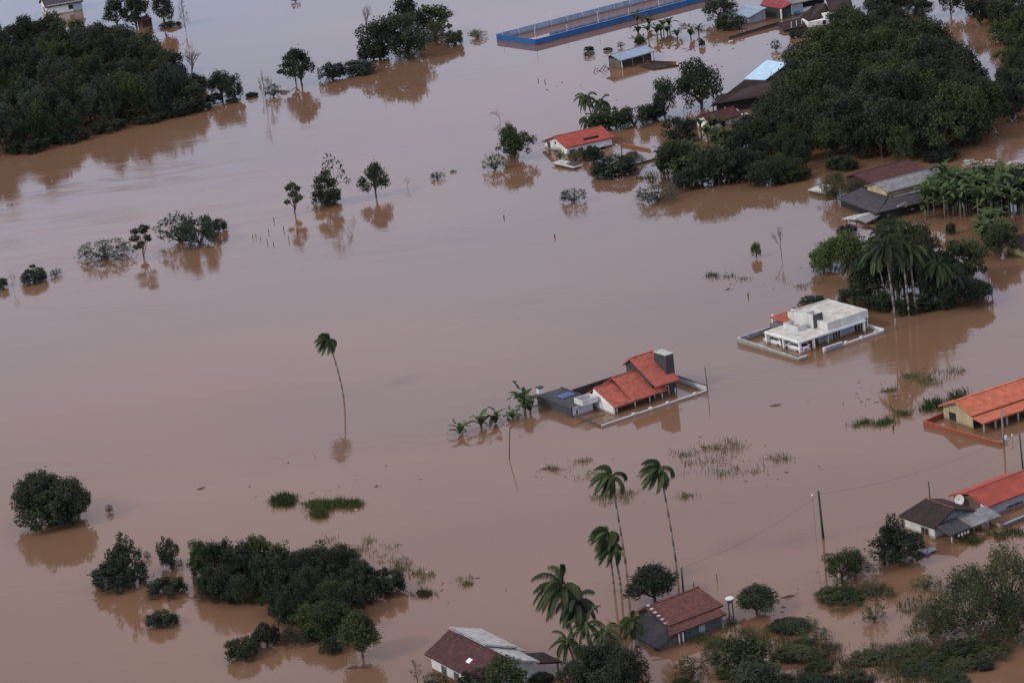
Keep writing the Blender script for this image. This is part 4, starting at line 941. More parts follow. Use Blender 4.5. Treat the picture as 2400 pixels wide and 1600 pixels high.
roof(th, (ue+2.6, -.6, 1.2), (ue+2.6, 3.2, 1.2), (ue-.2, 3.4, 1.9), (ue-.2, -.2, 1.9), BLACKT, 'tile', 'porch_roof')
MB().box(ue+2.2, ue+2.35, -.2, -.05, -1, 1.15).obj('post', POSTC, th)

# ---- mossy red tiled house at the bottom
fr = Frame((1568, 1467), (1696, 1417.8), 2.0)
th, vr, zr, vb, zb = gable_house('mossy_tiled_house', 'house with mottled mossy red tiles next to the leggy water tank', fr, 2.0, (1511, 1424), (1484, 1435.7), fr.len, OLDT2, CONCD, iu=.5, iv=.4)
uL, zl = fr.onv(1574.8, 1488, -1.3); print(' lower', uL, zl)
roof(th, (uL-.3, -1.3, zl), (fr.len-.6, -1.3, zl), (fr.len-.6, .1, 1.85), (-.1, .1, 1.85), OLDT2)
MB().box(.3, fr.len-1, -.7, -.4, -1, zl+.2).obj('wall', TEAL, th)
for q in (.05, .12, .2, .27): MB().box(fr.len*q, fr.len*q+.16, -1.1, -1.0, -1, zl-.1).obj('board', WHITE if q < .15 else TEAL, th)
MB().box(fr.len*.45, fr.len*.45+.8, -.78, -.72, -1, zl-.05).obj('door', mat('pale blue paint', (.33, .42, .48), .8, .1, 1), th)
lf = fr.p3(1517, 1508, .35); lb = fr.p3(1490.6, 1490, .45); print(' lean-to', lf, lb)
roof(th, (lf[0], lb[1], .45), (lf[0], -1.0, .35), (.35, -1.0, 1.35), (.35, lb[1], 2.3), SLATE, 'sheet'); MB().prism([(lf[0]+.3, -.8), (.5, -.8), (.5, lb[1]-.3), (lf[0]+.3, lb[1]-.3)], -1, [.35, 1.1, 1.9, .42]).obj('wall', CONCD, th)
MB().box(lf[0]-.02, lf[0]+.25, 0, lb[1]-.5, -1, .22).obj('low_wall', CONC, th)
for k in range(6): MB().box(-.05, .3, .6+k*.62, .95+k*.62, 2.1+k*.235, 2.2+k*.235).obj('verge_tile', SHEETL, th)
P = G(1716, 1464); o = thing('water_tank_stand', 'round white topped tank on two tall dark legs right of mossy house', 'tank', (P[0], P[1], 0), 0)
Q = upright((1716, 1464), (1711, 1402))[1]; h = Q[2]
MB().tube((0, 0, h-.12), (0, 0, h), .52, .55, 18).obj('rim', CONCD, o); MB().tube((0, 0, h+.003), (0, 0, h+.10), .50, .46, 18).obj('lid', TANK, o); MB().tube((0, 0, h-.35), (0, 0, h-.123), .30, .45, 14).obj('bowl', POSTD, o, True)
MB().tube((-.22, -.1, -1), (-.2, -.1, h-.2), .08, .08, 6).obj('leg', POSTD, o); MB().tube((.28, .15, -1), (.25, .15, h-.2), .07, .07, 6).obj('leg', POSTD, o); MB().tube((-.2, -.1, h-.55), (.25, .15, h-.55), .04, .04, 5).obj('brace', POSTD, o)

# ---- poles and wires
q1 = pole((1930, 1262), (1918, 1150), 'tall dark concrete pole alone in open water at lower right', .16, POSTD, cap=.2)
q2 = pole((2353, 1044), (2347, 958), 'grey utility pole at the corner of the low red wall', .16, POSTC)
pole((2398, 1098), (2389.6, 1018), 'dark leaning pole at the right edge below the orange house', .12, POSTD)
pole((1659, 918), (1652, 858), 'thin pole beside the right corner of the tower house wall', .07, POSTD, cap=.13)
q5 = pole((1191, 1077), (1195, 1000), 'thin bent stick pole below the small banana plants', .07, WOODD)
pole((2328, 705), (2320, 652), 'pale slim pole beside the flat dark tree at right', .10, CONC)
q7 = pole((1602, 1392), (1597, 1330), 'dark pole rising just behind the mossy red roof', .12, POSTD)
pole((1628, 1385), (1625, 1363), 'short pipe sticking up above the mossy roof ridge', .07, POSTD, 'pipe', 'pipe')
pole((1681, 1363), (1679, 1344), 'short marker stake standing in open water above the mossy roof', .06, POSTD, 'marker_stake', 'stake')
pole((2181, 1180), (2176, 1128), 'brown wooden pole behind the blackened tile roof', .09, WOODD)
pole((1458, 366), (1455, 335), 'dark pole in front of the brick wall by the red roofed white house', .12, POSTD)
def wire(a, b, label, sag):
    a = Vector(a); b = Vector(b); mb = MB(); n = 22; prev = a
    for i in range(1, n+1):
        t = i/n; p = a.lerp(b, t); p.z -= sag*4*t*(1-t); mb.tube(prev, p, .014, .014, 3); prev = p
    return tag(mb.obj('overhead_wire', WIRE), label, 'wire')
wire(Vector(q1)-Vector((0, 0, .4)), Vector(q2)-Vector((0, 0, 4.2)), 'thin sagging wire from the open water pole to the red wall pole', 1.0)
wire(Vector(q7), Vector(q1)-Vector((0, 0, .5)), 'thin wire from the mossy roof pole to the open water pole', .8)
# insulators / lamps seen as small white dots
for (x, y, z, lb) in ((1904, 1162, 5.6, 'small white lamp hanging beside the open water pole'), (2372, 1021, .8, 'small white ball lamp over the red wall'), (1446, 341, 1.8, 'small white lamp by the dark pole near the brick wall')):
    P = G(x, y, z); o = thing('lamp', lb, 'lamp', (P[0], P[1], 0)); MB().tube((0, 0, z), (0, 0, z+.2), .16, .12, 8).obj('globe', TANK, o, True); MB().tube((0, 0, -1), (0, 0, z-.003), .03, .03, 4).obj('stem', CHROME, o)

# ================================================================== TREES
def inside(poly, x, y):
    c = False; j = len(poly)-1
    for i in range(len(poly)):
        if (poly[i][1] > y) != (poly[j][1] > y) and x < (poly[j][0]-poly[i][0])*(y-poly[i][1])/(poly[j][1]-poly[i][1])+poly[i][0]: c = not c
        j = i
    return c
LOOK = {'foliage dark': 'dark green', 'foliage mid': 'fresher green', 'foliage bluish': 'bluish green'}
def grove(poly, dx, dy, hpx, wpx, kinds, labels, group, mats=(L_DARK,), name='broadleaf_tree', skip=(), marks=()):
    ys = [p[1] for p in poly]; xs = [p[0] for p in poly]; y = min(ys)+dy*.3; row = 0; n = 0
    while y < max(ys):
        x = min(xs)+(dx/2 if row % 2 else 0)
        while x < max(xs):
            jx, jy = x+random.uniform(-.3, .3)*dx, y+random.uniform(-.35, .35)*dy; x += dx
            if not inside(poly, jx, jy) or any(inside(s, jx, jy) for s in skip): continue
            P = G(jx, jy); s = S(jx, jy); hp = hpx*random.uniform(.62, 1.28)*(.8+.4*(jy-min(ys))/(max(ys)-min(ys))); wp_ = wpx*random.uniform(.8, 1.25)
            front = jy > min(max(ys), 9e9) - dy*2 or not inside(poly, jx, jy+dy*1.4)
            lb = labels[0] if front else labels[1]
            mt_ = random.choice(mats); kd = random.choice(kinds); rel = wp_/wpx
            if marks:
                mk = min(marks, key=lambda q: (q[0]-jx)**2+((q[1]-jy)*2)**2)
                lb = ('wide ' if rel > 1.1 else 'narrow ' if rel < .92 else '')+LOOK[mt_.name]+' tree '+('fronting ' if front else 'inside ')+labels[2]+', '+mk[2]
            plant(kd, P, wp_/2/s, hp/s/.95, name, lb, 'tree', group+(' front' if front else ''), mt_); n += 1
        y += dy; row += 1
    print(group, n)
# left wood
grove([(-60, 150), (20, 120), (90, 95), (160, 125), (240, 120), (300, 108), (332, 140), (400, 200), (445, 235), (462, 262), (400, 278), (300, 298), (180, 326), (90, 350), (0, 366), (-60, 375)],
      40, 20, 82, 66, ['dense', 'big', 'dense', 'open'], ['dark bushy tree in the front row of the left wood by brown water', 'dark crowned tree deep inside the left wood', 'the left wood'], 'trees of the left wood', (L_DARK, L_DARK, L_DARK, L_MID, L_BLUE),
      marks=((0, 170, 'at its top left corner'), (110, 130, 'below the white house'), (290, 130, 'below the red shed'), (0, 350, 'at its lower left corner'), (130, 320, 'along its lower left edge'), (300, 285, 'near the white floating speck'), (440, 250, 'at its pointed right tip'), (370, 210, 'below the sparse tufted tree'), (200, 220, 'at its middle')))
# right grove
grove([(1880, 150), (1985, 95), (2080, 85), (2200, 110), (2270, 190), (2330, 250), (2335, 318), (2250, 358), (2150, 382), (2050, 390), (1930, 372), (1860, 330), (1830, 280), (1880, 235), (1850, 215)],
      52, 25, 92, 92, ['big', 'big', 'dense', 'open'], ['dark tree at the lower edge of the big right grove', 'tall dark tree inside the big right grove', 'the big right grove'], 'trees of the big right grove', (L_DARK, L_DARK, L_DARK, L_MID),
      marks=((1900, 150, 'beside the bright white house'), (2080, 100, 'at its top'), (2230, 150, 'by the upper right pool'), (2320, 270, 'at its right edge'), (1880, 220, 'beside the blue barn roof'), (1860, 300, 'near the low maroon roof'), (2060, 380, 'just behind the maroon warehouse'), (2220, 360, 'at the brown inlet'), (2060, 230, 'at its middle')))
grove([(1760, 330), (1880, 300), (1900, 400), (1830, 432), (1730, 428), (1715, 380)], 50, 24, 66, 66, ['dense', 'big'], ['dark bushy tree at the water below the maroon roofed house', 'dark bushy tree behind the waterside row left of the grove', 'the trees left of the grove'], 'trees below the maroon house', (L_DARK, L_MID), marks=((1780, 340, 'below the maroon roof'), (1870, 320, 'joining the grove'), (1740, 410, 'beside the bananas'), (1820, 420, 'over the brown water'), (1890, 400, 'above the grey shrub')))
grove([(2290, 60), (2430, 60), (2430, 290), (2350, 300), (2340, 120)], 50, 30, 70, 70, ['dense', 'big'], ['dark tree at the right edge above the grove', 'dark tree in the strip along the right edge', 'the right edge strip'], 'trees along the right edge', (L_DARK, L_MID), marks=((2330, 80, 'at its top left'), (2400, 80, 'at its top right'), (2350, 160, 'over the brown pool'), (2400, 170, 'at its middle'), (2370, 260, 'at its lower end')))
grove([(2030, 20), (2420, 15), (2420, 50), (2040, 55)], 55, 18, 60, 64, ['dense', 'big'], ['dark tree along the top right edge of the view', 'dark tree in the back row at the top right', 'the top right row'], 'trees of the top right edge', (L_DARK,), marks=((2050, 30, 'at its left end'), (2150, 30, 'above the grove crown'), (2250, 30, 'above the upper pool'), (2350, 30, 'towards the corner'), (2410, 30, 'in the corner')))
# lower left thicket
grove([(455, 1350), (560, 1345), (640, 1330), (700, 1350), (760, 1345), (860, 1360), (850, 1400), (850, 1450), (790, 1500), (700, 1482), (610, 1452), (540, 1412), (460, 1378)],
      46, 24, 88, 84, ['dense', 'big', 'open', 'cone'], ['dark waterside tree along the front of the lower left thicket', 'dark tree inside the lower left thicket', 'the lower left thicket'], 'trees of the lower left thicket', (L_DARK, L_DARK, L_MID),
      marks=((460, 1370, 'at its left end'), (600, 1340, 'under the tall lighter tree'), (740, 1350, 'at its skyline middle'), (880, 1370, 'at its right end'), (560, 1420, 'above the left shrub tip'), (680, 1470, 'at its lowest bulge'), (820, 1460, 'beside the leaning pale trunk')))
DK, MD, BL = L_DARK, L_MID, L_BLUE
for a in [
 ('spiky', 618, 195, 662, 232, 'low dark bush at the foot of the bare stems left of centre top', 'bush', 'bush', None, None, DK),
 ('tiered', 616, 116, 690, 200, 'open tree leaning left with flat leaf tufts, upper left of centre', 'tree', 'tree', (690, 190), None, DK),
 ('open', 665, 112, 742, 208, 'dark leafy tree next to the hedge island, upper left of centre', 'tree', 'tree', (708, 202), None, DK),
 ('bush', 745, 145, 815, 194, 'left end of the long dark waterside bush row', 'bush', 'bush', None, None, BL),
 ('bush', 795, 137, 880, 184, 'right end of the long dark waterside bush row', 'bush', 'bush', None, None, BL),
 ('big', 835, 40, 945, 156, 'left large dark tree of the island at top centre', 'tree', 'tree', (895, 140), None, DK),
 ('big', 885, 30, 1005, 152, 'right large dark tree of the island at top centre', 'tree', 'tree', (955, 136), None, DK),
 ('open', 905, -10, 1000, 100, 'mid green tree rising behind the island at top centre', 'tree', 'tree', (960, 92), None, MD),
 ('dense', 970, 6, 1056, 95, 'spreading green tree at the right back of the top centre island', 'tree', 'tree', (1020, 82), None, MD),
 ('willow', 990, 50, 1050, 108, 'pale green loose tree at the right of the top centre island', 'tree', 'tree', (1022, 103), None, L_GREY),
 ('bush', 835, 100, 910, 150, 'dark low shrub under the left of the top centre island', 'bush', 'bush', None, None, DK),
 ('bare', 828, 8, 882, 70, 'bare grey branches sticking up from the island tree', 'dead_tree', 'dead tree', (862, 100), None, None),
 ('bush', 1036, 68, 1092, 112, 'light green reedy shrub right of the top centre island', 'bush', 'bush', None, None, L_REED),
 ('spiky', 1090, 70, 1145, 96, 'loose low green plants left of the blue wall corner', 'bush', 'bush', None, None, L_REED),
 ('spiky', 678, -12, 702, 8, 'tiny bush cut by the top edge in open water', 'bush', 'bush', None, None, DK),
 ('tiered', 655, 424, 706, 500, 'slim young tree with dark tufts standing left of the twin tall tree', 'tree', 'tree', (693, 503), None, DK),
 ('wispy', 735, 358, 822, 470, 'tall wispy tree with thin twisting stem at centre left', 'tree', 'tree', (786, 480), None, MD),
 ('tiered', 735, 400, 815, 480, 'tufted dark tree sharing the clump with the wispy tree', 'tree', 'tree', (768, 481), None, DK),
 ('bush', 730, 440, 806, 486, 'dark shrub round the foot of the wispy tree', 'bush', 'bush', None, None, DK),
 ('open', 850, 380, 923, 460, 'single round topped tree with open dark crown in mid water', 'tree', 'tree', (882, 461), None, DK),
 ('barebush', 940, 412, 970, 442, 'small bare twiggy bush right of the round topped tree', 'bush', 'bush', (955, 440), None, None),
 ('spiky', 1003, 402, 1042, 424, 'small cluster of dark twigs right of the twiggy bush', 'bush', 'bush', None, None, DK),
 ('spiky', 1052, 398, 1070, 406, 'tiny dark floating weed next to the twig cluster', 'bush', 'bush', None, None, DK),
 ('dense', 1168, 286, 1212, 350, 'narrow dark tree left of the red roofed white house', 'tree', 'tree', (1198, 350), None, DK),
 ('dense', 1155, 300, 1250, 382, 'dark green leafy tree left of the red roofed white house', 'tree', 'tree', (1208, 374), None, MD),
 ('spiky', 1130, 357, 1186, 406, 'low green shrub at the left foot of the leafy tree', 'bush', 'bush', None, None, MD),
 ('barebush', 1145, 252, 1194, 284, 'pale twiggy bush alone in the upper middle water', 'bush', 'bush', (1172, 282), None, None),
 ('barebush', 1300, 436, 1376, 482, 'round grey twig bush in the water below the red roofed white house', 'bush', 'bush', (1340, 478), None, None),
 ('spiky', 1304, 442, 1372, 482, 'sparse bluish leaves round the grey twig bush', 'bush', 'bush', None, None, BL),
 ('spiky', 1480, 430, 1592, 486, 'wide sprawling grey green bush in the water at centre right', 'bush', 'bush', None, None, BL),
 ('barebush', 1480, 445, 1560, 486, 'bare branches under the sprawling grey green bush', 'bush', 'bush', (1522, 482), None, None),
 ('dense', 1757, 567, 1784, 596, 'tiny ball shaped green tree on a thin stem', 'tree', 'tree', (1773, 604), None, L_LIGHT),
 ('bare', 1808, 528, 1852, 600, 'slender bare tree reflected in calm water at right', 'dead_tree', 'dead tree', (1832, 602), None, None),
 ('spiky', 168, 562, 318, 624, 'wide spiky dark bush between the tufted tree and the left edge', 'bush', 'bush', None, None, BL),
 ('tiered', 293, 524, 358, 600, 'umbrella tufted small tree right of the wide spiky bush', 'tree', 'tree', (338, 603), None, DK),
 ('spiky', 362, 496, 470, 580, 'left lighter half of the big round water bush', 'bush', 'bush', None, None, BL),
 ('bush', 415, 502, 512, 586, 'right dark half of the big round water bush', 'bush', 'bush', None, None, BL),
 ('bush', 490, 510, 532, 548, 'small round shrub behind the big round water bush', 'bush', 'bush', None, None, BL),
 ('bush', 45, 630, 112, 670, 'small dark shrub near the left edge', 'bush', 'bush', None, None, BL),
 ('tiered', 58, 618, 100, 655, 'leaf tuft rising over the small dark shrub near the left edge', 'bush', 'bush', (84, 655), None, DK),
 ('spiky', 111, 630, 146, 651, 'tiny shrub right of the small dark shrub near the left edge', 'bush', 'bush', None, None, BL),
 ('bush', -25, 650, 22, 682, 'shrub cut by the left edge', 'bush', 'bush', None, None, DK),
 ('barebush', 18, 630, 42, 680, 'twiggy stem at the left edge beside the cut shrub', 'bush', 'bush', (32, 680), None, None),
 ('big', 28, 1103, 175, 1240, 'back part of the large dark tree standing alone at lower left', 'tree', 'tree', (118, 1215), None, DK),
 ('bush', 40, 1140, 205, 1248, 'broad dark lower crown of the lone tree at lower left', 'tree', 'tree', None, None, DK),
 ('dense', 90, 1120, 212, 1235, 'right part of the large dark lone tree at lower left', 'tree', 'tree', (155, 1225), None, DK),
 ('open', 25, 1110, 110, 1215, 'left lobe of the large dark lone tree at lower left', 'tree', 'tree', (80, 1212), None, DK),
 ('open', 140, 1118, 208, 1205, 'airy right shoulder of the large dark lone tree at lower left', 'tree', 'tree', (185, 1218), None, MD),
 ('dense', 1990, 585, 2070, 700, 'dark leafy tree between the bamboo and the palm trunks', 'tree', 'tree', (2035, 700), None, DK),
 ('dense', 2140, 600, 2210, 720, 'dark leafy tree filling the right of the palm trunks', 'tree', 'tree', (2180, 715), None, DK),
 ('open', 2070, 600, 2130, 720, 'dark thin tree among the palm trunks', 'tree', 'tree', (2108, 712), None, DK),
 ('dense', 1532, 325, 1625, 425, 'dark leafy tree at the left front of the banana patch', 'tree', 'tree', None, None, MD),
 ('dense', 1600, 345, 1690, 442, 'dark leafy tree in the middle of the banana patch waterfront', 'tree', 'tree', None, None, DK),
 ('dense', 1715, 260, 1800, 345, 'dark leafy tree just right of the maroon roofed house', 'tree', 'tree', None, None, DK),
 ('bush', 1690, 300, 1760, 350, 'green shrub under the right end of the maroon roof', 'bush', 'bush', None, None, MD),
 ('dense', 2335, 395, 2425, 500, 'dark tree over the plantation at the right edge', 'tree', 'tree', None, None, DK),
 ('dense', 2300, 520, 2400, 600, 'dark leafy tree hiding the cream house at the right edge', 'tree', 'tree', (2345, 600), None, MD),
 ('dense', 2180, 400, 2250, 470, 'bushy green tree against the right end of the warehouse', 'tree', 'tree', (2225, 478), None, MD),
 ('dense', 405, 185, 462, 258, 'dark tree filling the pointed tip of the left wood', 'tree', 'tree', (440, 252), None, DK),
 ('bush', 380, 232, 450, 280, 'low dark shrub along the water at the left wood tip', 'bush', 'bush', None, None, DK),
 ('bush', 300, 258, 390, 296, 'low dark shrub along the water left of the wood tip', 'bush', 'bush', None, None, DK),
 ('bush', 205, 275, 300, 318, 'low dark shrub along the water at the middle of the left wood', 'bush', 'bush', None, None, DK),
 ('bush', 110, 295, 210, 343, 'low dark shrub along the water at the lower part of the left wood', 'bush', 'bush', None, None, DK),
 ('bush', 10, 318, 120, 368, 'low dark shrub along the water at the lower left of the left wood', 'bush', 'bush', None, None, DK),
 ('bush', 1930, 360, 2010, 408, 'low dark shrub under the grove beside the maroon warehouse', 'bush', 'bush', None, None, DK),
 ('bush', 2150, 345, 2250, 385, 'low dark shrub under the grove at the brown inlet', 'bush', 'bush', None, None, DK),
 ('bush', 1800, 385, 1900, 435, 'low dark shrub under the trees left of the grey shrub', 'bush', 'bush', None, None, MD),
 ('spiky', 245, 1180, 266, 1203, 'tiny dark twig plant right of the lone tree', 'bush', 'bush', None, None, DK),
 ('cone', 240, 1243, 335, 1375, 'pointed dark tree with broad skirt at lower left', 'tree', 'tree', (295, 1368), None, DK),
 ('bush', 200, 1305, 345, 1387, 'broad grey green skirt of shrub round the pointed tree', 'bush', 'bush', None, None, BL),
 ('spiky', 334, 1290, 354, 1312, 'tiny twig plant between pointed tree and small upright tree', 'bush', 'bush', None, None, BL),
 ('cone', 366, 1254, 430, 1330, 'small upright dark tree left of the lower left thicket', 'tree', 'tree', (402, 1328), None, DK),
 ('bush', 340, 1352, 440, 1403, 'low dark shrub in front of the small upright tree', 'bush', 'bush', None, None, DK),
 ('bush', 338, 1428, 416, 1476, 'isolated round dark shrub below the pointed tree', 'bush', 'bush', None, None, DK),
 ('bush', 524, 1490, 612, 1550, 'round shrub at the lower left tip of the thicket', 'bush', 'bush', None, None, MD),
 ('bush', 590, 1455, 660, 1520, 'shrub joining the thicket to its lower left tip', 'bush', 'bush', None, None, DK),
 ('bush', 745, 1492, 812, 1532, 'small shrub at the lower right of the thicket', 'bush', 'bush', None, None, DK),
 ('open', 560, 1250, 655, 1345, 'tall lighter tree sticking out of the top of the thicket', 'tree', 'tree', (615, 1350), None, MD),
 ('cone', 440, 1268, 495, 1350, 'pointed tree at the left end of the thicket', 'tree', 'tree', (472, 1355), None, DK),
 ('dense', 680, 1278, 780, 1370, 'round topped tree in the middle of the thicket skyline', 'tree', 'tree', (735, 1372), None, DK),
 ('dense', 790, 1312, 895, 1385, 'tree towards the right end of the thicket', 'tree', 'tree', (850, 1388), None, DK),
 ('bush', 860, 1335, 956, 1402, 'dark bush at the right tip of the thicket', 'bush', 'bush', None, None, DK),
 ('dome', 780, 1430, 878, 1538, 'small tree with pale leaning trunk right of the thicket', 'tree', 'tree', (850, 1540), None, MD),
 ('dome', 1470, 1325, 1590, 1398, 'dense round tree standing behind the mossy tiled house', 'tree', 'tree', (1533, 1408), None, DK),
 ('dome', 1720, 1370, 1822, 1438, 'low dome tree right of the leggy water tank', 'tree', 'tree', (1775, 1438), None, DK),
 ('dense', 2040, 1240, 2168, 1326, 'dark bushy tree in front of the blackened tile house', 'tree', 'tree', None, None, DK),
 ('cone', 2045, 1203, 2120, 1320, 'pointed leafy top rising left of the blackened tile house', 'tree', 'tree', (2092, 1312), None, DK),
 ('dense', 1930, 1285, 2022, 1372, 'dark green bush tree left of the grey shrub at lower right', 'tree', 'tree', None, None, MD),
 ('willow', 1965, 1283, 2042, 1352, 'grey green shrub leaning right of the bush tree at lower right', 'tree', 'tree', None, None, BL),
 ('spiky', 2130, 1345, 2206, 1388, 'low green shrub in marshy water at lower right', 'bush', 'bush', None, None, L_REED),
 ('spiky', 2012, 1415, 2078, 1464, 'small yellow green shrub left of the grey willows', 'bush', 'bush', None, None, L_REED),
 ('willow', 2165, 1322, 2350, 1512, 'airy grey green willow left of its pair at the lower right corner', 'willow_tree', 'willow', (2275, 1500), None, None),
 ('willow', 2250, 1278, 2450, 1475, 'tallest airy grey green willow at the right edge', 'willow_tree', 'willow', (2370, 1460), None, None),
 ('willow', 2110, 1405, 2240, 1508, 'small airy willow bush at the left of the willow group', 'willow_tree', 'willow', (2190, 1500), None, None),
 ('willow', 2310, 1385, 2440, 1512, 'low willow in front at the lower right corner', 'willow_tree', 'willow', (2385, 1500), None, None),
 ('dense', 1670, 1485, 1820, 1610, 'left round leafy tree cut by the bottom edge right of mossy house', 'tree', 'tree', (1745, 1600), None, MD),
 ('big', 1690, 1550, 1850, 1660, 'right leafy tree cut by the bottom edge, darker', 'tree', 'tree', (1775, 1650), None, DK),
 ('willow', 1640, 1490, 1710, 1560, 'grey leaved shrub at the upper left of the bottom edge trees', 'bush', 'bush', (1680, 1555), None, L_GREY),
 ('spiky', 1575, 1535, 1660, 1600, 'loose leafy shrub on the bottom edge below the mossy house', 'bush', 'bush', None, None, MD),
 ('bush', 1860, 1580, 1990, 1640, 'dark shrub on the bottom edge right of the leafy trees', 'bush', 'bush', None, None, DK),
 ('bush', 1068, 1560, 1180, 1640, 'dark leafy tree cut by the bottom edge before the old tiled house', 'tree', 'tree', None, None, DK),
 ('open', 1120, 1540, 1250, 1660, 'leafy tree hiding the front corner of the old tiled house', 'tree', 'tree', (1185, 1650), None, MD),
 ('wispy', 958, 1543, 998, 1600, 'thin sapling left of the old tiled house', 'tree', 'tree', (980, 1605), None, MD),
 ('spiky', 985, 1575, 1050, 1620, 'low shrub under the white wall of the old tiled house', 'bush', 'bush', None, None, MD),
 ('bush', 1240, 1575, 1300, 1605, 'low dark shrub right of the old tiled house', 'bush', 'bush', None, None, DK),
 ('dense', 1522, 180, 1580, 255, 'slender trunked dark tree left of the big dark tree', 'tree', 'tree', (1560, 272), None, DK),
 ('big', 1582, 137, 1700, 262, 'large dark round tree left of the barn', 'tree', 'tree', (1640, 252), None, DK),
 ('bush', 1380, 250, 1470, 312, 'dark hedge mass behind the red roofed white house', 'bush', 'bush', None, None, MD),
 ('bush', 1440, 245, 1530, 305, 'dark hedge mass in the middle of the row by the slender tree', 'bush', 'bush', None, None, DK),
 ('bush', 1500, 236, 1570, 290, 'hedge mass at the foot of the slender trunked tree', 'bush', 'bush', None, None, DK),
 ('dense', 1548, 270, 1638, 338, 'dark bush left of the maroon roofed house', 'tree', 'tree', None, None, DK),
 ('bush', 1378, 362, 1496, 424, 'dark rounded hedge in the water in front of the pole', 'bush', 'bush', None, None, DK),
 ('spiky', 1300, 345, 1322, 378, 'small shrub against the white gable of the red roofed house', 'bush', 'bush', None, None, MD),
 ('spiky', 1320, 350, 1378, 384, 'green shrub along the front of the red roofed white house', 'bush', 'bush', None, None, MD),
 ('bush', 1362, 340, 1418, 385, 'darker shrub under the eave of the red roofed white house', 'bush', 'bush', None, None, DK),
 ('willow', 1455, 352, 1512, 388, 'airy pale shrub right of the dark pole', 'bush', 'bush', None, None, L_GREY),
 ('dense', 1642, -8, 1722, 58, 'dark tree on the top edge left of the grey building', 'tree', 'tree', (1690, 50), None, DK),
 ('bush', 1668, 30, 1746, 78, 'dark bush in front of the grey building', 'bush', 'bush', None, None, DK),
 ('bush', 1368, 108, 1394, 124, 'small floating shrub behind the shed roof', 'bush', 'bush', None, None, MD),
 ('bush', 1413, 110, 1435, 122, 'small round shrub behind the shed roof top', 'bush', 'bush', None, None, MD),
 ('spiky', 1362, 120, 1396, 137, 'thin grey water weeds left of the shed', 'bush', 'bush', None, None, BL),
 ('spiky', 1445, 97, 1462, 115, 'thin dry plant behind the shed', 'bush', 'bush', None, None, L_GREY),
 ('bush', 1484, 84, 1512, 106, 'dark shrub right behind the shed roof', 'bush', 'bush', None, None, MD),
 ('bush', 1636, 90, 1652, 112, 'tiny dark shrub in open water left of the low dark wall', 'bush', 'bush', None, None, DK),
 ('spiky', 1804, 92, 1832, 122, 'group of dark standing stems below the collapsed roof', 'bush', 'bush', None, None, DK),
 ('bush', 1840, 66, 1900, 94, 'dark hedge left part in front of the bright white house', 'hedge', 'hedge', None, None, DK),
 ('bush', 1890, 62, 1950, 84, 'dark hedge right part in front of the bright white house', 'hedge', 'hedge', None, None, DK),
 ('dense', 1935, 10, 2010, 95, 'dark tree touching the right of the bright white house', 'tree', 'tree', (1978, 92), None, DK),
 ('dense', 1830, 100, 1960, 230, 'large spreading tree right of the light blue barn roof', 'tree', 'tree', (1905, 215), None, MD),
 ('big', 1820, 135, 1920, 255, 'dark tree touching the light blue barn roof', 'tree', 'tree', (1870, 240), None, DK),
 ('big', 2080, 150, 2200, 260, 'yellow green crowned tree in the middle of the big grove', 'tree', 'tree', (2140, 275), None, MD),
 ('willow', 1915, 400, 2000, 480, 'soft grey green shrub tree left of the warehouse', 'tree', 'tree', (1960, 470), None, L_GREY),
 ('dense', 1640, 340, 1730, 440, 'dark tree between the banana patch and the grove', 'tree', 'tree', (1690, 430), None, DK),
 ('dense', 2252, 385, 2350, 450, 'dark bush over the bananas behind the warehouse end', 'tree', 'tree', (2305, 450), None, DK),
 ('bush', 1960, 525, 2010, 552, 'dark shrub under the pale lean to roof', 'bush', 'bush', None, None, BL),
 ('bush', 2215, 520, 2240, 552, 'small dark shrub in the brown water pool', 'bush', 'bush', None, None, DK),
 ('dense', 1905, 560, 1985, 640, 'light green feathery bamboo left of the palm clump', 'bamboo', 'bamboo', (1948, 630), None, L_LIGHT),
 ('dense', 1930, 540, 2020, 620, 'light green feathery bamboo merging into the palm clump', 'bamboo', 'bamboo', (1985, 620), None, L_LIGHT),
 ('dense', 1895, 575, 1960, 645, 'light green feathery bamboo at the outer left of the palm clump', 'bamboo', 'bamboo', None, None, L_LIGHT),
 ('dense', 1955, 545, 2050, 650, 'mid green bushy tree between the bamboo and the palms', 'tree', 'tree', (2005, 660), None, MD),
 ('dense', 1985, 600, 2080, 712, 'dark leafy tree low on the left flank of the palm clump', 'tree', 'tree', (2040, 708), None, DK),
 ('wispy', 505, 1255, 560, 1345, 'airy thin tree poking above the left of the thicket', 'tree', 'tree', (540, 1352), None, MD),
 ('wispy', 640, 1262, 700, 1350, 'airy thin tree poking above the middle of the thicket', 'tree', 'tree', (678, 1362), None, DK),
 ('open', 735, 1290, 812, 1380, 'open crowned tree poking above the right of the thicket', 'tree', 'tree', (780, 1385), None, DK),
 ('spiky', 640, 1470, 740, 1515, 'ragged low shrub along the lowest edge of the thicket', 'bush', 'bush', None, None, DK),
 ('bush', 700, 1462, 770, 1502, 'dark low shrub below the middle of the thicket', 'bush', 'bush', None, None, DK),
 ('spiky', 455, 1375, 540, 1412, 'ragged low shrub at the left lower edge of the thicket', 'bush', 'bush', None, None, DK),
 ('bush', 1870, 690, 1945, 728, 'grey green shrub behind the white modern house', 'bush', 'bush', None, None, L_BLUE),
 ('dense', 1960, 665, 2040, 735, 'dark round bush right behind the white modern house', 'tree', 'tree', (2005, 725), None, DK),
 ('big', 2150, 590, 2260, 700, 'dark tree at the right side of the palm clump', 'tree', 'tree', (2210, 690), None, DK),
 ('dense', 2190, 555, 2310, 650, 'leafy tree right of the palm clump over brown water', 'tree', 'tree', (2258, 660), None, MD),
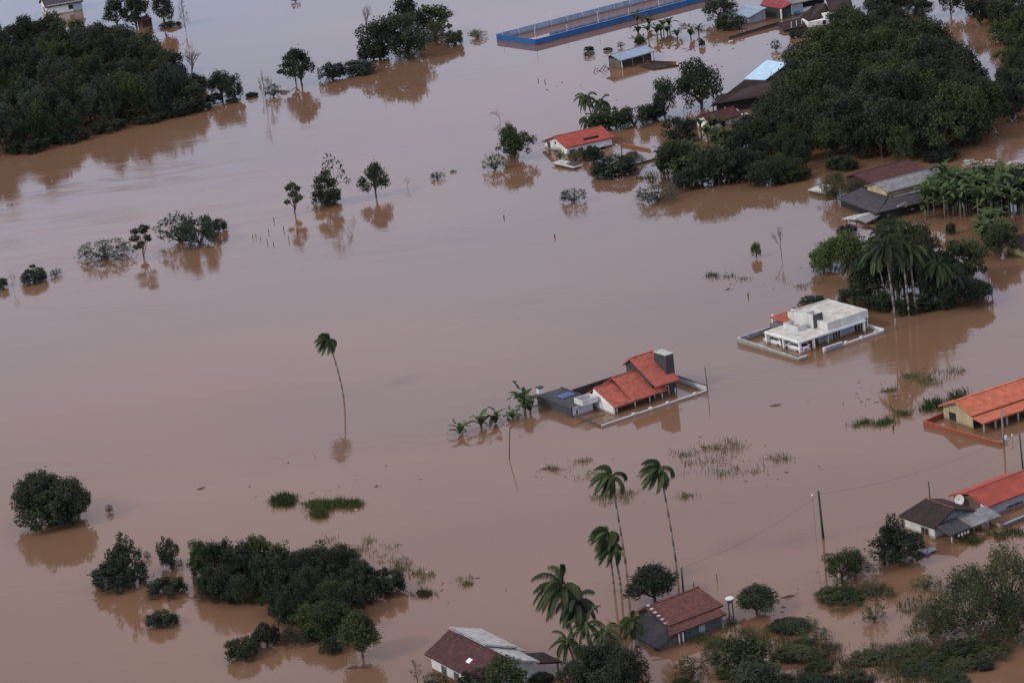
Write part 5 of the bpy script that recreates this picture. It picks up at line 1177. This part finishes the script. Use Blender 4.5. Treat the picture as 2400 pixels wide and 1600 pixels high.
 ('dense', 2160, 640, 2285, 715, 'low dark spreading tree by the slim pale pole', 'tree', 'tree', (2230, 712), None, DK),
 ('dome', 2250, 655, 2330, 700, 'flat dark tree crown beside the slim pale pole', 'tree', 'tree', (2290, 712), None, DK),
 ('bush', 2080, 690, 2190, 742, 'dark undergrowth at the foot of the palm clump', 'bush', 'bush', None, None, DK),
 ('bush', 2030, 680, 2100, 735, 'dark undergrowth left of the palm trunks', 'bush', 'bush', None, None, DK),
 ('bush', 2170, 690, 2240, 730, 'dark undergrowth right of the palm trunks', 'bush', 'bush', None, None, DK),
 ('big', 2030, 510, 2150, 660, 'dark broad tree at the heart of the palm clump', 'tree', 'tree', (2100, 690), None, DK),
 ('big', 2090, 520, 2200, 660, 'dark broad tree at the right heart of the palm clump', 'tree', 'tree', (2160, 690), None, DK),
 ('open', 232, -5, 300, 62, 'leafy tree on the top edge above the left wood', 'tree', 'tree', (275, 68), None, DK),
 ('dense', 275, -15, 350, 70, 'dark tree on the top edge with red shed below', 'tree', 'tree', (322, 64), None, DK),
 ('open', 350, -25, 410, 62, 'dark open tree on the top edge with visible trunk', 'tree', 'tree', (388, 66), None, DK),
 ('wispy', 410, -6, 440, 60, 'thin bare looking tree alone right of the top left trees', 'tree', 'tree', (436, 78), None, DK),
 ('bush', 370, 48, 424, 70, 'low dark shrub at the foot of the open top edge tree', 'bush', 'bush', None, None, DK),
 ('wispy', 340, 92, 374, 150, 'thin tree with sparse tufts at the right top of the left wood', 'tree', 'tree', (362, 160), None, MD),
 ('bare', 425, 116, 484, 180, 'dead bare tree at the right tip of the left wood', 'dead_tree', 'dead tree', (452, 186), None, None),
 ('dense', 484, 163, 545, 235, 'left crown of the pair at the right tip of the left wood', 'tree', 'tree', (520, 232), None, DK),
 ('dense', 520, 172, 573, 238, 'right crown of the pair at the right tip of the left wood', 'tree', 'tree', (550, 234), None, DK),
 ('bush', 430, 185, 520, 210, 'light green low bank left of the paired crowns', 'bush', 'bush', None, None, L_REED),
 ('bush', 440, 225, 480, 258, 'dark shrub at the waterline tip of the left wood', 'bush', 'bush', None, None, DK),
 ('spiky', 575, 215, 602, 232, 'tiny twigs trailing right of the left wood tip', 'bush', 'bush', None, None, DK),
 ('open', 25, 32, 100, 110, 'open crowned tree below the top left white house', 'tree', 'tree', (66, 118), None, DK),
 ('open', 95, 25, 160, 105, 'small dark tree in front of the top left white house', 'tree', 'tree', (132, 112), None, DK),
 ('open', 150, 45, 215, 120, 'tree with gaps at the top of the left wood', 'tree', 'tree', (190, 130), None, MD),
 ('open', 205, 48, 275, 125, 'tree with open boughs at the upper edge of the left wood', 'tree', 'tree', (245, 132), None, DK),
]: T(a[0], a[1], a[2], a[3], a[4], a[5], a[6], a[7], base=a[8], group=a[9], m=a[10])
# bare stems by the upper left open tree
for i, (x, y0, y1) in enumerate(((612, 195, 232), (620, 160, 252), (630, 175, 236), (638, 200, 234))):
    P, Q = upright((x+5, y1), (x, y0)); plant('bare', P, 1.2, Q[2], 'dead_tree', 'thin bare stems standing in water left of the open tree', 'dead tree', 'bare stems left of the open tree')
for i in range(46):
    q = random.choice(((1880, 1520, 70, 40), (1950, 1570, 80, 30), (2130, 1540, 110, 30), (2220, 1570, 120, 20), (1990, 1400, 60, 14), (1640, 1560, 50, 30), (2290, 1535, 60, 20), (1850, 1480, 50, 14)))
    x = q[0]+random.gauss(0, q[2]*.6); y = q[1]+random.gauss(0, q[3]*.6); w_ = random.uniform(22, 52); h_ = w_*random.uniform(.35, .7)
    mk = min(((1640, 1560, 'below the mossy tiled house'), (1850, 1480, 'right of the bottom edge tree'), (1890, 1540, 'in the middle of the weeds'), (1980, 1590, 'on the bottom edge'), (1990, 1400, 'between the bush tree and willows'), (2130, 1530, 'under the left willow'), (2280, 1540, 'under the tallest willow')), key=lambda q_: (q_[0]-x)**2+(q_[1]-y)**2)[2]
    T(random.choice(('bush', 'bush', 'spiky')), x-w_, y-h_, x+w_, y+w_*.25, ('wide ' if w_ > 40 else 'small ' if w_ < 30 else '')+'low leafy shrub on the weedy bank, '+mk, 'bush', 'bush', group='low shrubs of the weedy bank', m=random.choice((L_GREY, L_MID, L_DARK, L_GREY)))
for x, y, w_, h_ in ((470, 262, 26, 30), (500, 243, 24, 26), (455, 215, 30, 45), (590, 226, 16, 10), (425, 268, 30, 30), (545, 240, 20, 12)):
    T('bush', x-w_, y-h_, x+w_, y+4, 'ragged low shrub trailing along the bank at the left wood tip', 'bush', 'bush', group='ragged shrubs at the left wood tip', m=L_DARK)
for a in ((1755, 228, 1835, 300), (1800, 262, 1880, 340), (1700, 345, 1775, 425), (1745, 372, 1830, 440), (1560, 395, 1650, 448)): T('dense', *a, 'dark tree packed between the dark barn and the banana patch', 'tree', 'tree', group='trees between barn and bananas', m=random.choice((L_DARK, L_MID)))
# ---- palms
palm((805, 928), (772, 803), 'lone palm standing in the wide empty water at left', 2.2, 13, tr=.12)
palm((1470, 1352), (1433, 1125), 'windblown palm on the left of the tall pair, over green weeds', 2.6, 15, tr=.12)
palm((1588, 1347), (1548, 1108), 'windblown palm on the right of the tall pair', 2.6, 15, tr=.12)
palm((1440, 1386), (1427, 1255), 'upper crowned palm of the short double palm', 2.3, 12, tr=.12)
pl = palm((1456, 1384), (1440, 1288), 'lower crowned palm of the short double palm with a yellow dead frond', 2.3, 12, tr=.13)
P, Q = upright((1456, 1384), (1440, 1288)); frond(pl, Vector(Q-P), R(-10), R(10), 2.0, (.2, 0, 0), L_DRY, 26)
palm((1345, 1520), (1318, 1385), 'large dark windblown palm nearest the camera, left crown', 3.6, 20, (-.5, -.1, 0), tr=.18, dens=62, wl=1.05, m=L_MID, lw=.04)
palm((1385, 1530), (1352, 1420), 'large dark windblown palm nearest the camera, right crown', 2.9, 16, (-.2, -.1, 0), tr=.17, dens=56, wl=.95, m=L_DARK, lw=.04)
palm((1495, 1535), (1482, 1465), 'small young palm left of the mossy tiled house', 1.7, 12, (-.2, -.1, 0), tr=.09)
for i, (x, y, tx, ty, L, lb) in enumerate(((1395, 1550, 1375, 1470, 2.5, 'stiff leaved palm rising from the dark bottom clump, top centre'), (1350, 1570, 1332, 1512, 2.3, 'stiff leaved palm at the left of the dark bottom clump'),
        (1435, 1565, 1420, 1492, 2.4, 'stiff leaved palm at the right of the dark bottom clump'), (1370, 1610, 1365, 1570, 2.4, 'stiff leaved palm low at the bottom edge'), (1450, 1610, 1450, 1570, 2.4, 'stiff leaved palm lowest right of the dark bottom clump'))):
    palm((x, y), (tx, ty), lb, L, 17, (-.1, 0, 0), L_DARK if i > 2 else L_PALM, dens=30, wl=.5)
for a in ((1335, 1505, 1430, 1610), (1385, 1492, 1475, 1600), (1430, 1515, 1520, 1625), (1308, 1545, 1390, 1640), (1380, 1550, 1480, 1660)): T('dense', *a, 'dark leafy undergrowth filling the bottom palm clump', 'bush', 'bush', group='undergrowth of the bottom palm clump', m=DK)
_cl = ((2078, 712, 2052, 590), (2100, 770, 2075, 580), (2131, 740, 2110, 560), (2147, 735, 2130, 585), (2105, 700, 2085, 545), (2165, 715, 2150, 575), (2222, 718, 2200, 620), (2230, 716, 2225, 640), (2060, 690, 2035, 600), (2120, 690, 2100, 535), (2180, 700, 2168, 590), (2095, 680, 2065, 560), (2140, 690, 2122, 545))
_w = ('first', 'second', 'third', 'fourth', 'fifth', 'sixth', 'seventh', 'eighth', 'ninth', 'tenth', 'eleventh', 'twelfth', 'thirteenth')
ORD = {i: _w[k] for k, i in enumerate(sorted(range(len(_cl)), key=lambda j: _cl[j][0]))}
for i, (bx, by, tx, ty) in enumerate(_cl):
    palm((bx, by), (tx, ty+8), 'front most tall palm of the clump with its trunk in open brown water' if i == 1 else ('%s palm trunk from the left in the clump behind the modern house' % ORD[i]), 3.4, 18, (-.15, -.1, 0), (L_PALM, L_DARK, L_MID)[i % 3], .14, None if i == 1 else 'palms of the clump behind the modern house', dens=46, wl=.8, lw=.05, messy=1.0)
palm((60, 130), (38, 95), 'drooping palm at the left top of the left wood', 3.0, 12, (-.3, 0, 0), L_BLUE, .15)
palm((1390, 290), (1375, 235), 'palm at the left end of the hedge behind the red roofed white house', 2.8, 12, (-.2, 0, 0), L_PALM, .15)
palm((1420, 290), (1408, 245), 'second palm inside the hedge behind the red roofed white house', 2.8, 12, (-.2, 0, 0), L_PALM, .15)
palm((1385, 305), (1378, 285), 'low palm touching the ridge of the red roofed white house', 2.2, 11, (0, 0, 0), L_PALM, .12)
# ---- bananas
for x, y, h, s_, lb in ((1078, 1018, .12, 1.15, 'leftmost small banana plant poking out of the water'), (1128, 1002, .3, 1.3, 'second banana plant from the left in the water row'), (1162, 992, .1, 1.2, 'banana plant in the middle of the water row, leaning'),
        (1202, 982, .05, 1.0, 'small drowned banana plant left of the grey annex'), (1230, 962, 1.0, 1.65, 'tall banana plant touching the grey annex wall'), (1243, 968, .4, 1.3, 'lower banana plant at the foot of the grey annex wall')):
    banana(x, y, h, lb, n=9, sc_=s_, m=L_BANANA if h < .9 else MD)
def bananas(pts, lb, grp, h, s_, m=None):
    x0, x1 = min(p[0] for p in pts), max(p[0] for p in pts); y0, y1 = min(p[1] for p in pts), max(p[1] for p in pts)
    for x, y in pts:
        q = random.uniform(.55, 1.3); t = (x-x0)/(x1-x0+.1)
        where = ('far ' if (y-y0) < (y1-y0)*.5 else 'near ')+('left' if t < .33 else 'middle' if t < .66 else 'right')
        banana(x, y, h*q, ('tall ' if q > 1.05 else 'short ' if q < .8 else '')+lb+', '+where+' part', grp, 8, s_*random.uniform(.85, 1.15), m)
bananas([(1545+random.uniform(0, 170), 372+random.uniform(0, 62)) for _ in range(34)], 'banana plant in the patch below the maroon roofed house', 'bananas below the maroon roofed house', 2.2, 1.35, MD)
bananas([(1640+random.uniform(0, 90), 320+random.uniform(0, 50)) for _ in range(14)], 'banana plant right under the maroon roofed house', 'bananas right under the maroon roof', 2.0, 1.3, MD)
bananas([(1490+random.uniform(0, 150), 62+random.uniform(0, 30)) for _ in range(12)], 'banana plant in the far row left of the grey building', 'bananas of the far row', 1.2, 1.3, MD)
bananas([(2168+random.uniform(0, 252), 450+random.uniform(0, 66)) for _ in range(84)], 'banana plant with bare stem in the plantation at the right edge', 'bananas of the right plantation', 3.2, 1.5, L_BANANA)
bananas([(2300+random.uniform(0, 70), 530+random.uniform(0, 50)) for _ in range(12)], 'banana plant on the near side of the right plantation', 'bananas on the near side of the plantation', 2.2, 1.4, L_BANANA)
bananas([(1920+random.uniform(0, 110), 225+random.uniform(0, 50)) for _ in range(12)], 'banana plant showing in the gap of the big grove', 'bananas in the grove gap', 3.0, 1.5, L_BLUE)
bananas([(1395+random.uniform(0, 70), 295+random.uniform(0, 14)) for _ in range(8)], 'banana plant in the hedge behind the red roofed white house', 'bananas in the hedge', 1.6, 1.4, MD)
# ---- floating grass, reeds, marsh plants
reeds('floating_grass', [(665, 1175, 32, 13, 1)], 2600, 1.1, 'round tuft of green grass afloat left of the long grass raft', L_RAFT, clump=14, spread=.4, uni=True)
reeds('floating_grass', [(755, 1185, 40, 10, 1), (815, 1183, 42, 8, 1), (750, 1205, 20, 10, .6)], 5200, 1.1, 'long raft of green grass afloat at lower left', L_RAFT, clump=14, spread=.4, uni=True)
reeds('marsh_plants', [(760, 1270, 45, 12, .5), (860, 1290, 90, 30, 2), (930, 1330, 60, 25, 2), (985, 1345, 50, 20, 1.2), (1085, 1362, 28, 14, .8)], 1900, .7, 'scattered marsh plants above the right of the lower left thicket', clump=6, spread=.35)
reeds('marsh_plants', [(985, 1392, 34, 10, 1)], 600, .8, 'small green marsh tuft right of the lower left thicket', L_MID, 12, spread=.4)
reeds('marsh_plants', [(1310, 1098, 45, 8, .8), (1365, 1085, 28, 8, .6), (1400, 1115, 40, 12, .6), (1440, 1162, 55, 16, 2.2), (1600, 1162, 40, 10, .6)], 1300, .8, 'weeds spread round the crown of the left tall palm', clump=8)
reeds('marsh_plants', [(1650, 1080, 90, 35, 1.6), (1700, 1050, 55, 18, 1.6), (1720, 1105, 80, 16, .8), (1820, 1078, 30, 12, .8), (1590, 1065, 30, 8, .5)], 1300, .8, 'broken weeds over the water right of the tall palms', L_WEED, clump=6)
reeds('marsh_plants', [(1684, 648, 34, 8, 1), (1740, 655, 12, 4, .2)], 420, .8, 'small dark green weed raft alone at centre right', L_MID, 8)
reeds('marsh_plants', [(2030, 995, 28, 10, 1), (2075, 990, 34, 12, 1.2), (2115, 965, 30, 10, .6)], 1300, .9, 'green reeds left of the low red wall', L_BANANA, 10)
reeds('marsh_plants', [(2140, 885, 30, 14, 1), (2180, 895, 60, 22, 1.2), (2240, 870, 40, 14, .6), (2080, 915, 30, 6, .4)], 1300, .8, 'scattered weeds above the orange roofed house', L_REED, 6)
reeds('marsh_plants', [(2195, 950, 36, 14, 1.4), (2240, 935, 25, 12, 1), (2170, 960, 22, 10, .6)], 1400, 1.3, 'tall green reeds against the left of the orange roofed house', L_BANANA, 10)
reeds('marsh_plants', [(1990, 1390, 60, 12, 1.5), (2050, 1385, 40, 10, 1), (2150, 1430, 60, 25, 1.2), (2230, 1390, 60, 30, 1)], 2600, .7, 'low weeds along the flooded bank at lower right', L_GREY, 8)
reeds('marsh_plants', [(1870, 1510, 55, 25, 1.2), (1920, 1540, 60, 40, 2), (1980, 1570, 60, 30, 1.4), (1800, 1500, 40, 20, .5), (1900, 1590, 90, 20, 1.6)], 4600, .9, 'wide weedy bank right of the bottom edge trees', L_WEED, 9)
reeds('marsh_plants', [(2110, 1520, 70, 18, 1.6), (2200, 1545, 110, 25, 2.4), (2080, 1560, 70, 22, 1.6), (2150, 1590, 110, 20, 2), (2290, 1540, 60, 20, 1)], 6000, .8, 'weedy bank stretching under the willows at the lower right', L_WEED, 9)
reeds('marsh_plants', [(1660, 1500, 60, 16, 1), (1750, 1480, 40, 12, .8), (1700, 1460, 30, 8, .4)], 1700, .8, 'weeds in front of the mossy tiled house', L_REED, 8)
reeds('marsh_plants', [(2270, 1270, 40, 12, 1.4), (2330, 1255, 50, 8, 1), (2370, 1250, 30, 8, .7)], 1500, .8, 'weeds in front of the corrugated awning', L_MID, 9)
reeds('marsh_plants', [(1535, 418, 45, 14, 1.5), (1570, 380, 40, 12, .8)], 1300, .8, 'pale leafy weeds left of the banana patch', L_GREY, 6)
reeds('marsh_plants', [(1110, 78, 20, 6, .5), (1550, 96, 60, 8, 1.5), (1640, 70, 30, 10, 1)], 1000, 1.1, 'far weeds between the bananas and the blue wall', L_REED, 8)
reeds('marsh_plants', [(1870, 672, 40, 10, 1), (1925, 660, 30, 6, .6), (1940, 585, 30, 5, .4)], 380, .5, 'thin weeds above the white modern house', L_GREY, 5)
# ---- floating debris and stakes
for i, (x, y) in enumerate(((592, 557), (601, 556), (609, 562), (627, 570), (640, 576), (664, 541), (678, 565), (698, 550), (714, 557), (643, 520), (630, 545))):
    P = G(x, y); o = thing('stake', 'short dark stake among the stakes left of the wispy tree', 'stake', (P[0], P[1], 0), 0, 'stakes left of the wispy tree'); MB().tube((0, 0, -1), (random.uniform(-.1, .2), 0, random.uniform(.5, 1.1)), .09, .06, 5).obj('post', WOODD, o)
for i, (x, y, lb) in enumerate(((1261, 191, 'left of two tiny dark posts in the upper middle water'), (1277, 194, 'right of two tiny dark posts in the upper middle water'), (1181, 512, 'tiny dark post in the middle water'), (1300, 557, 'tiny dark speck of a stump in the middle water'), (1753, 696, 'tiny dark stump above the white modern house'), (2093, 977+30, 'small dark stump left of the reeds'))):
    P = G(x, y); o = thing('stump', lb, 'stump', (P[0], P[1], 0)); MB().tube((0, 0, -1), (.05, 0, .6), .14, .10, 6).obj('post', WOODD, o)
for (x, y, L, a, lb) in ((470, 1145, 1.2, .1, 'thin floating branch in the empty water at lower left'), (880, 1141, .8, .5, 'small dark branch floating above the grass raft'), (1280, 1097, 1.6, .2, 'floating log with pale end left of the weeds'), (855, 1563, 3.2, -.1, 'long floating branch on the bottom left water'), (822, 1566, 1.6, .3, 'tangle of dark driftwood at the foot of the leaning trunk'),
        (1845, 1398, 2.2, .1, 'reddish brown plank raft floating right of the dome tree'), (945, 208, 3.0, .2, 'dark driftwood streak below the top centre island'), (1707, 678, 1.3, .5, 'thin stick afloat above the white modern house'), (1660, 1545, 1.5, .5, 'dark plank afloat below the mossy tiled house'), (2080, 917, 2.6, .0, 'dark flat driftwood above the reeds at right'), (1818, 950, 1.6, .2, 'small driftwood between the two walled houses'), (1950, 1325-5, 1.4, .1, 'floating sticks left of the pointed leafy top')):
    P = G(x, y); o = thing('driftwood', lb, 'driftwood', (P[0], P[1], 0), a); mb = MB()
    for k in range(5): b = random.uniform(-.35, .35); c = random.uniform(-.3, .3)*L; mb.tube((c-L/2*.6, random.uniform(-.2, .2), -.02), (c+L/2*.6, b*L*.5, .10+random.uniform(0, .12)), .05, .035, 4)
    mb.obj('branch', WOODD, o)
for i, (x, y) in enumerate(((505, 249), (350, 289), (122, 424), (721, 487), (906, 157), (1270, 1095), (835, 1195), (829, 1447), (1000, 1342), (945, 212), (480, 578))):
    P = G(x, y); o = thing('floating_litter', 'small pale piece of rubbish afloat at the water edge', 'litter', (P[0], P[1], 0), random.uniform(0, 3), 'pale litter on the water'); MB().box(-.2, .2, -.13, .13, -.05, .14).obj('piece', FOAM, o, bevel=.04)
for k in range(60):
    x = 2255+random.uniform(0, 140)**1; y = 384+random.uniform(-10, 8)+(x-2255)*.05; P = G(x, y); o = thing('foam_scrap', 'pale heap of rubbish along the bank behind the bananas', 'litter', (P[0], P[1], 0), random.uniform(0, 3), 'pale rubbish behind the bananas'); s_ = random.uniform(.15, .6)
    MB().box(-s_, s_, -s_*.6, s_*.6, -.05, random.uniform(.1, .45)).obj('piece', SHEETL, o, bevel=.06)
P = G(507, 249); o = thing('small_boat', 'pale green small boat moored at the right tip of the left wood', 'boat', (P[0], P[1], 0), .2)
mb = MB(); hp = [(-1.3, 0, .0), (-1.0, .45, .0), (.6, .5, 0), (1.5, 0, .15), (.6, -.5, 0), (-1.0, -.45, 0)]
mb.add([(x*.8, y*.7, -.25) for x, y, z in hp]+[(x, y, .35+z) for x, y, z in hp], [(0, 5, 4, 3, 2, 1)]+[(i, (i+1) % 6, 6+(i+1) % 6, 6+i) for i in range(6)]); mb.obj('hull', mat('pale green paint', (.5, .62, .58), .6, .1, 1), o); MB().box(-.3, .0, -.42, .42, .2, .26).obj('bench', WHITE, o)
fr = Frame((335, 66), (352, 62), 0); o = fthing('red_shed', 'small dull red shed under the dark tree at the top edge', 'shed', fr); MB().box(0, 3, 0, 2.5, -1, 1.9).obj('wall', MAROON, o); roof(o, (-.2, -.2, 1.95), (3.2, -.2, 1.95), (3.2, 2.7, 2.6), (-.2, 2.7, 2.6), MAROON, 'sheet')
P = G(2178, 1330-40+3); o = thing('floating_sheet', 'blue and pale crumpled sheeting in water before the white house corner', 'debris', (P[0], P[1], 0), .5)
mb = MB(); mb.add([(i*.3-.9, j*.3-.6, .08+.22*abs(math.sin(i*1.3+j*1.9))) for i in range(7) for j in range(5)], [(i*5+j, (i+1)*5+j, (i+1)*5+j+1, i*5+j+1) for i in range(6) for j in range(4)]); mb.obj('sheet', BLUEL, o); MB().box(-1.1, -.5, -.8, -.2, -.05, .25).obj('crate', PURPLE, o)
def specks(polys, n, label):
    mb = MB()
    for cx, cy, rx, ry in polys:
        for _ in range(n):
            P = G(cx+random.gauss(0, rx*.5), cy+random.gauss(0, ry*.5)); a = random.uniform(0, 3.14); L = random.uniform(.06, .35); w_ = random.uniform(.02, .06)
            c, s_ = math.cos(a), math.sin(a); x, y = P[0], P[1]; h = random.uniform(.02, .10)
            mb.add([(x-c*L+s_*w_, y-s_*L-c*w_, .006), (x+c*L+s_*w_, y+s_*L-c*w_, .006), (x+c*L-s_*w_, y+s_*L+c*w_, h), (x-c*L-s_*w_, y-s_*L+c*w_, h)], [(0, 1, 2, 3)])
    return tag(mb.obj('drifting_twigs', WOODD), label, kind='stuff')
specks([(1640, 1075, 160, 60), (1350, 1100, 110, 30), (1800, 1100, 110, 40)], 16, 'drifting twigs between the palms and the tower house')
specks([(2150, 890, 140, 50), (2050, 940, 90, 30), (2230, 960, 90, 40)], 16, 'drifting twigs above and left of the orange roofed house')
specks([(1900, 665, 90, 26), (1760, 670, 90, 26), (1960, 610, 60, 30)], 9, 'drifting twigs above the white modern house')
specks([(900, 1320, 150, 50), (1060, 1370, 80, 30), (800, 1130, 260, 60)], 12, 'drifting twigs right of the lower left thicket')
specks([(2000, 1330, 130, 50), (1900, 1430, 130, 60), (2250, 1250, 120, 30)], 16, 'drifting twigs round the bank at lower right')
specks([(1500, 110, 160, 25), (1760, 130, 130, 30), (1400, 230, 160, 50)], 12, 'drifting twigs round the metal roofed shed')
print('objects', len(bpy.data.objects))
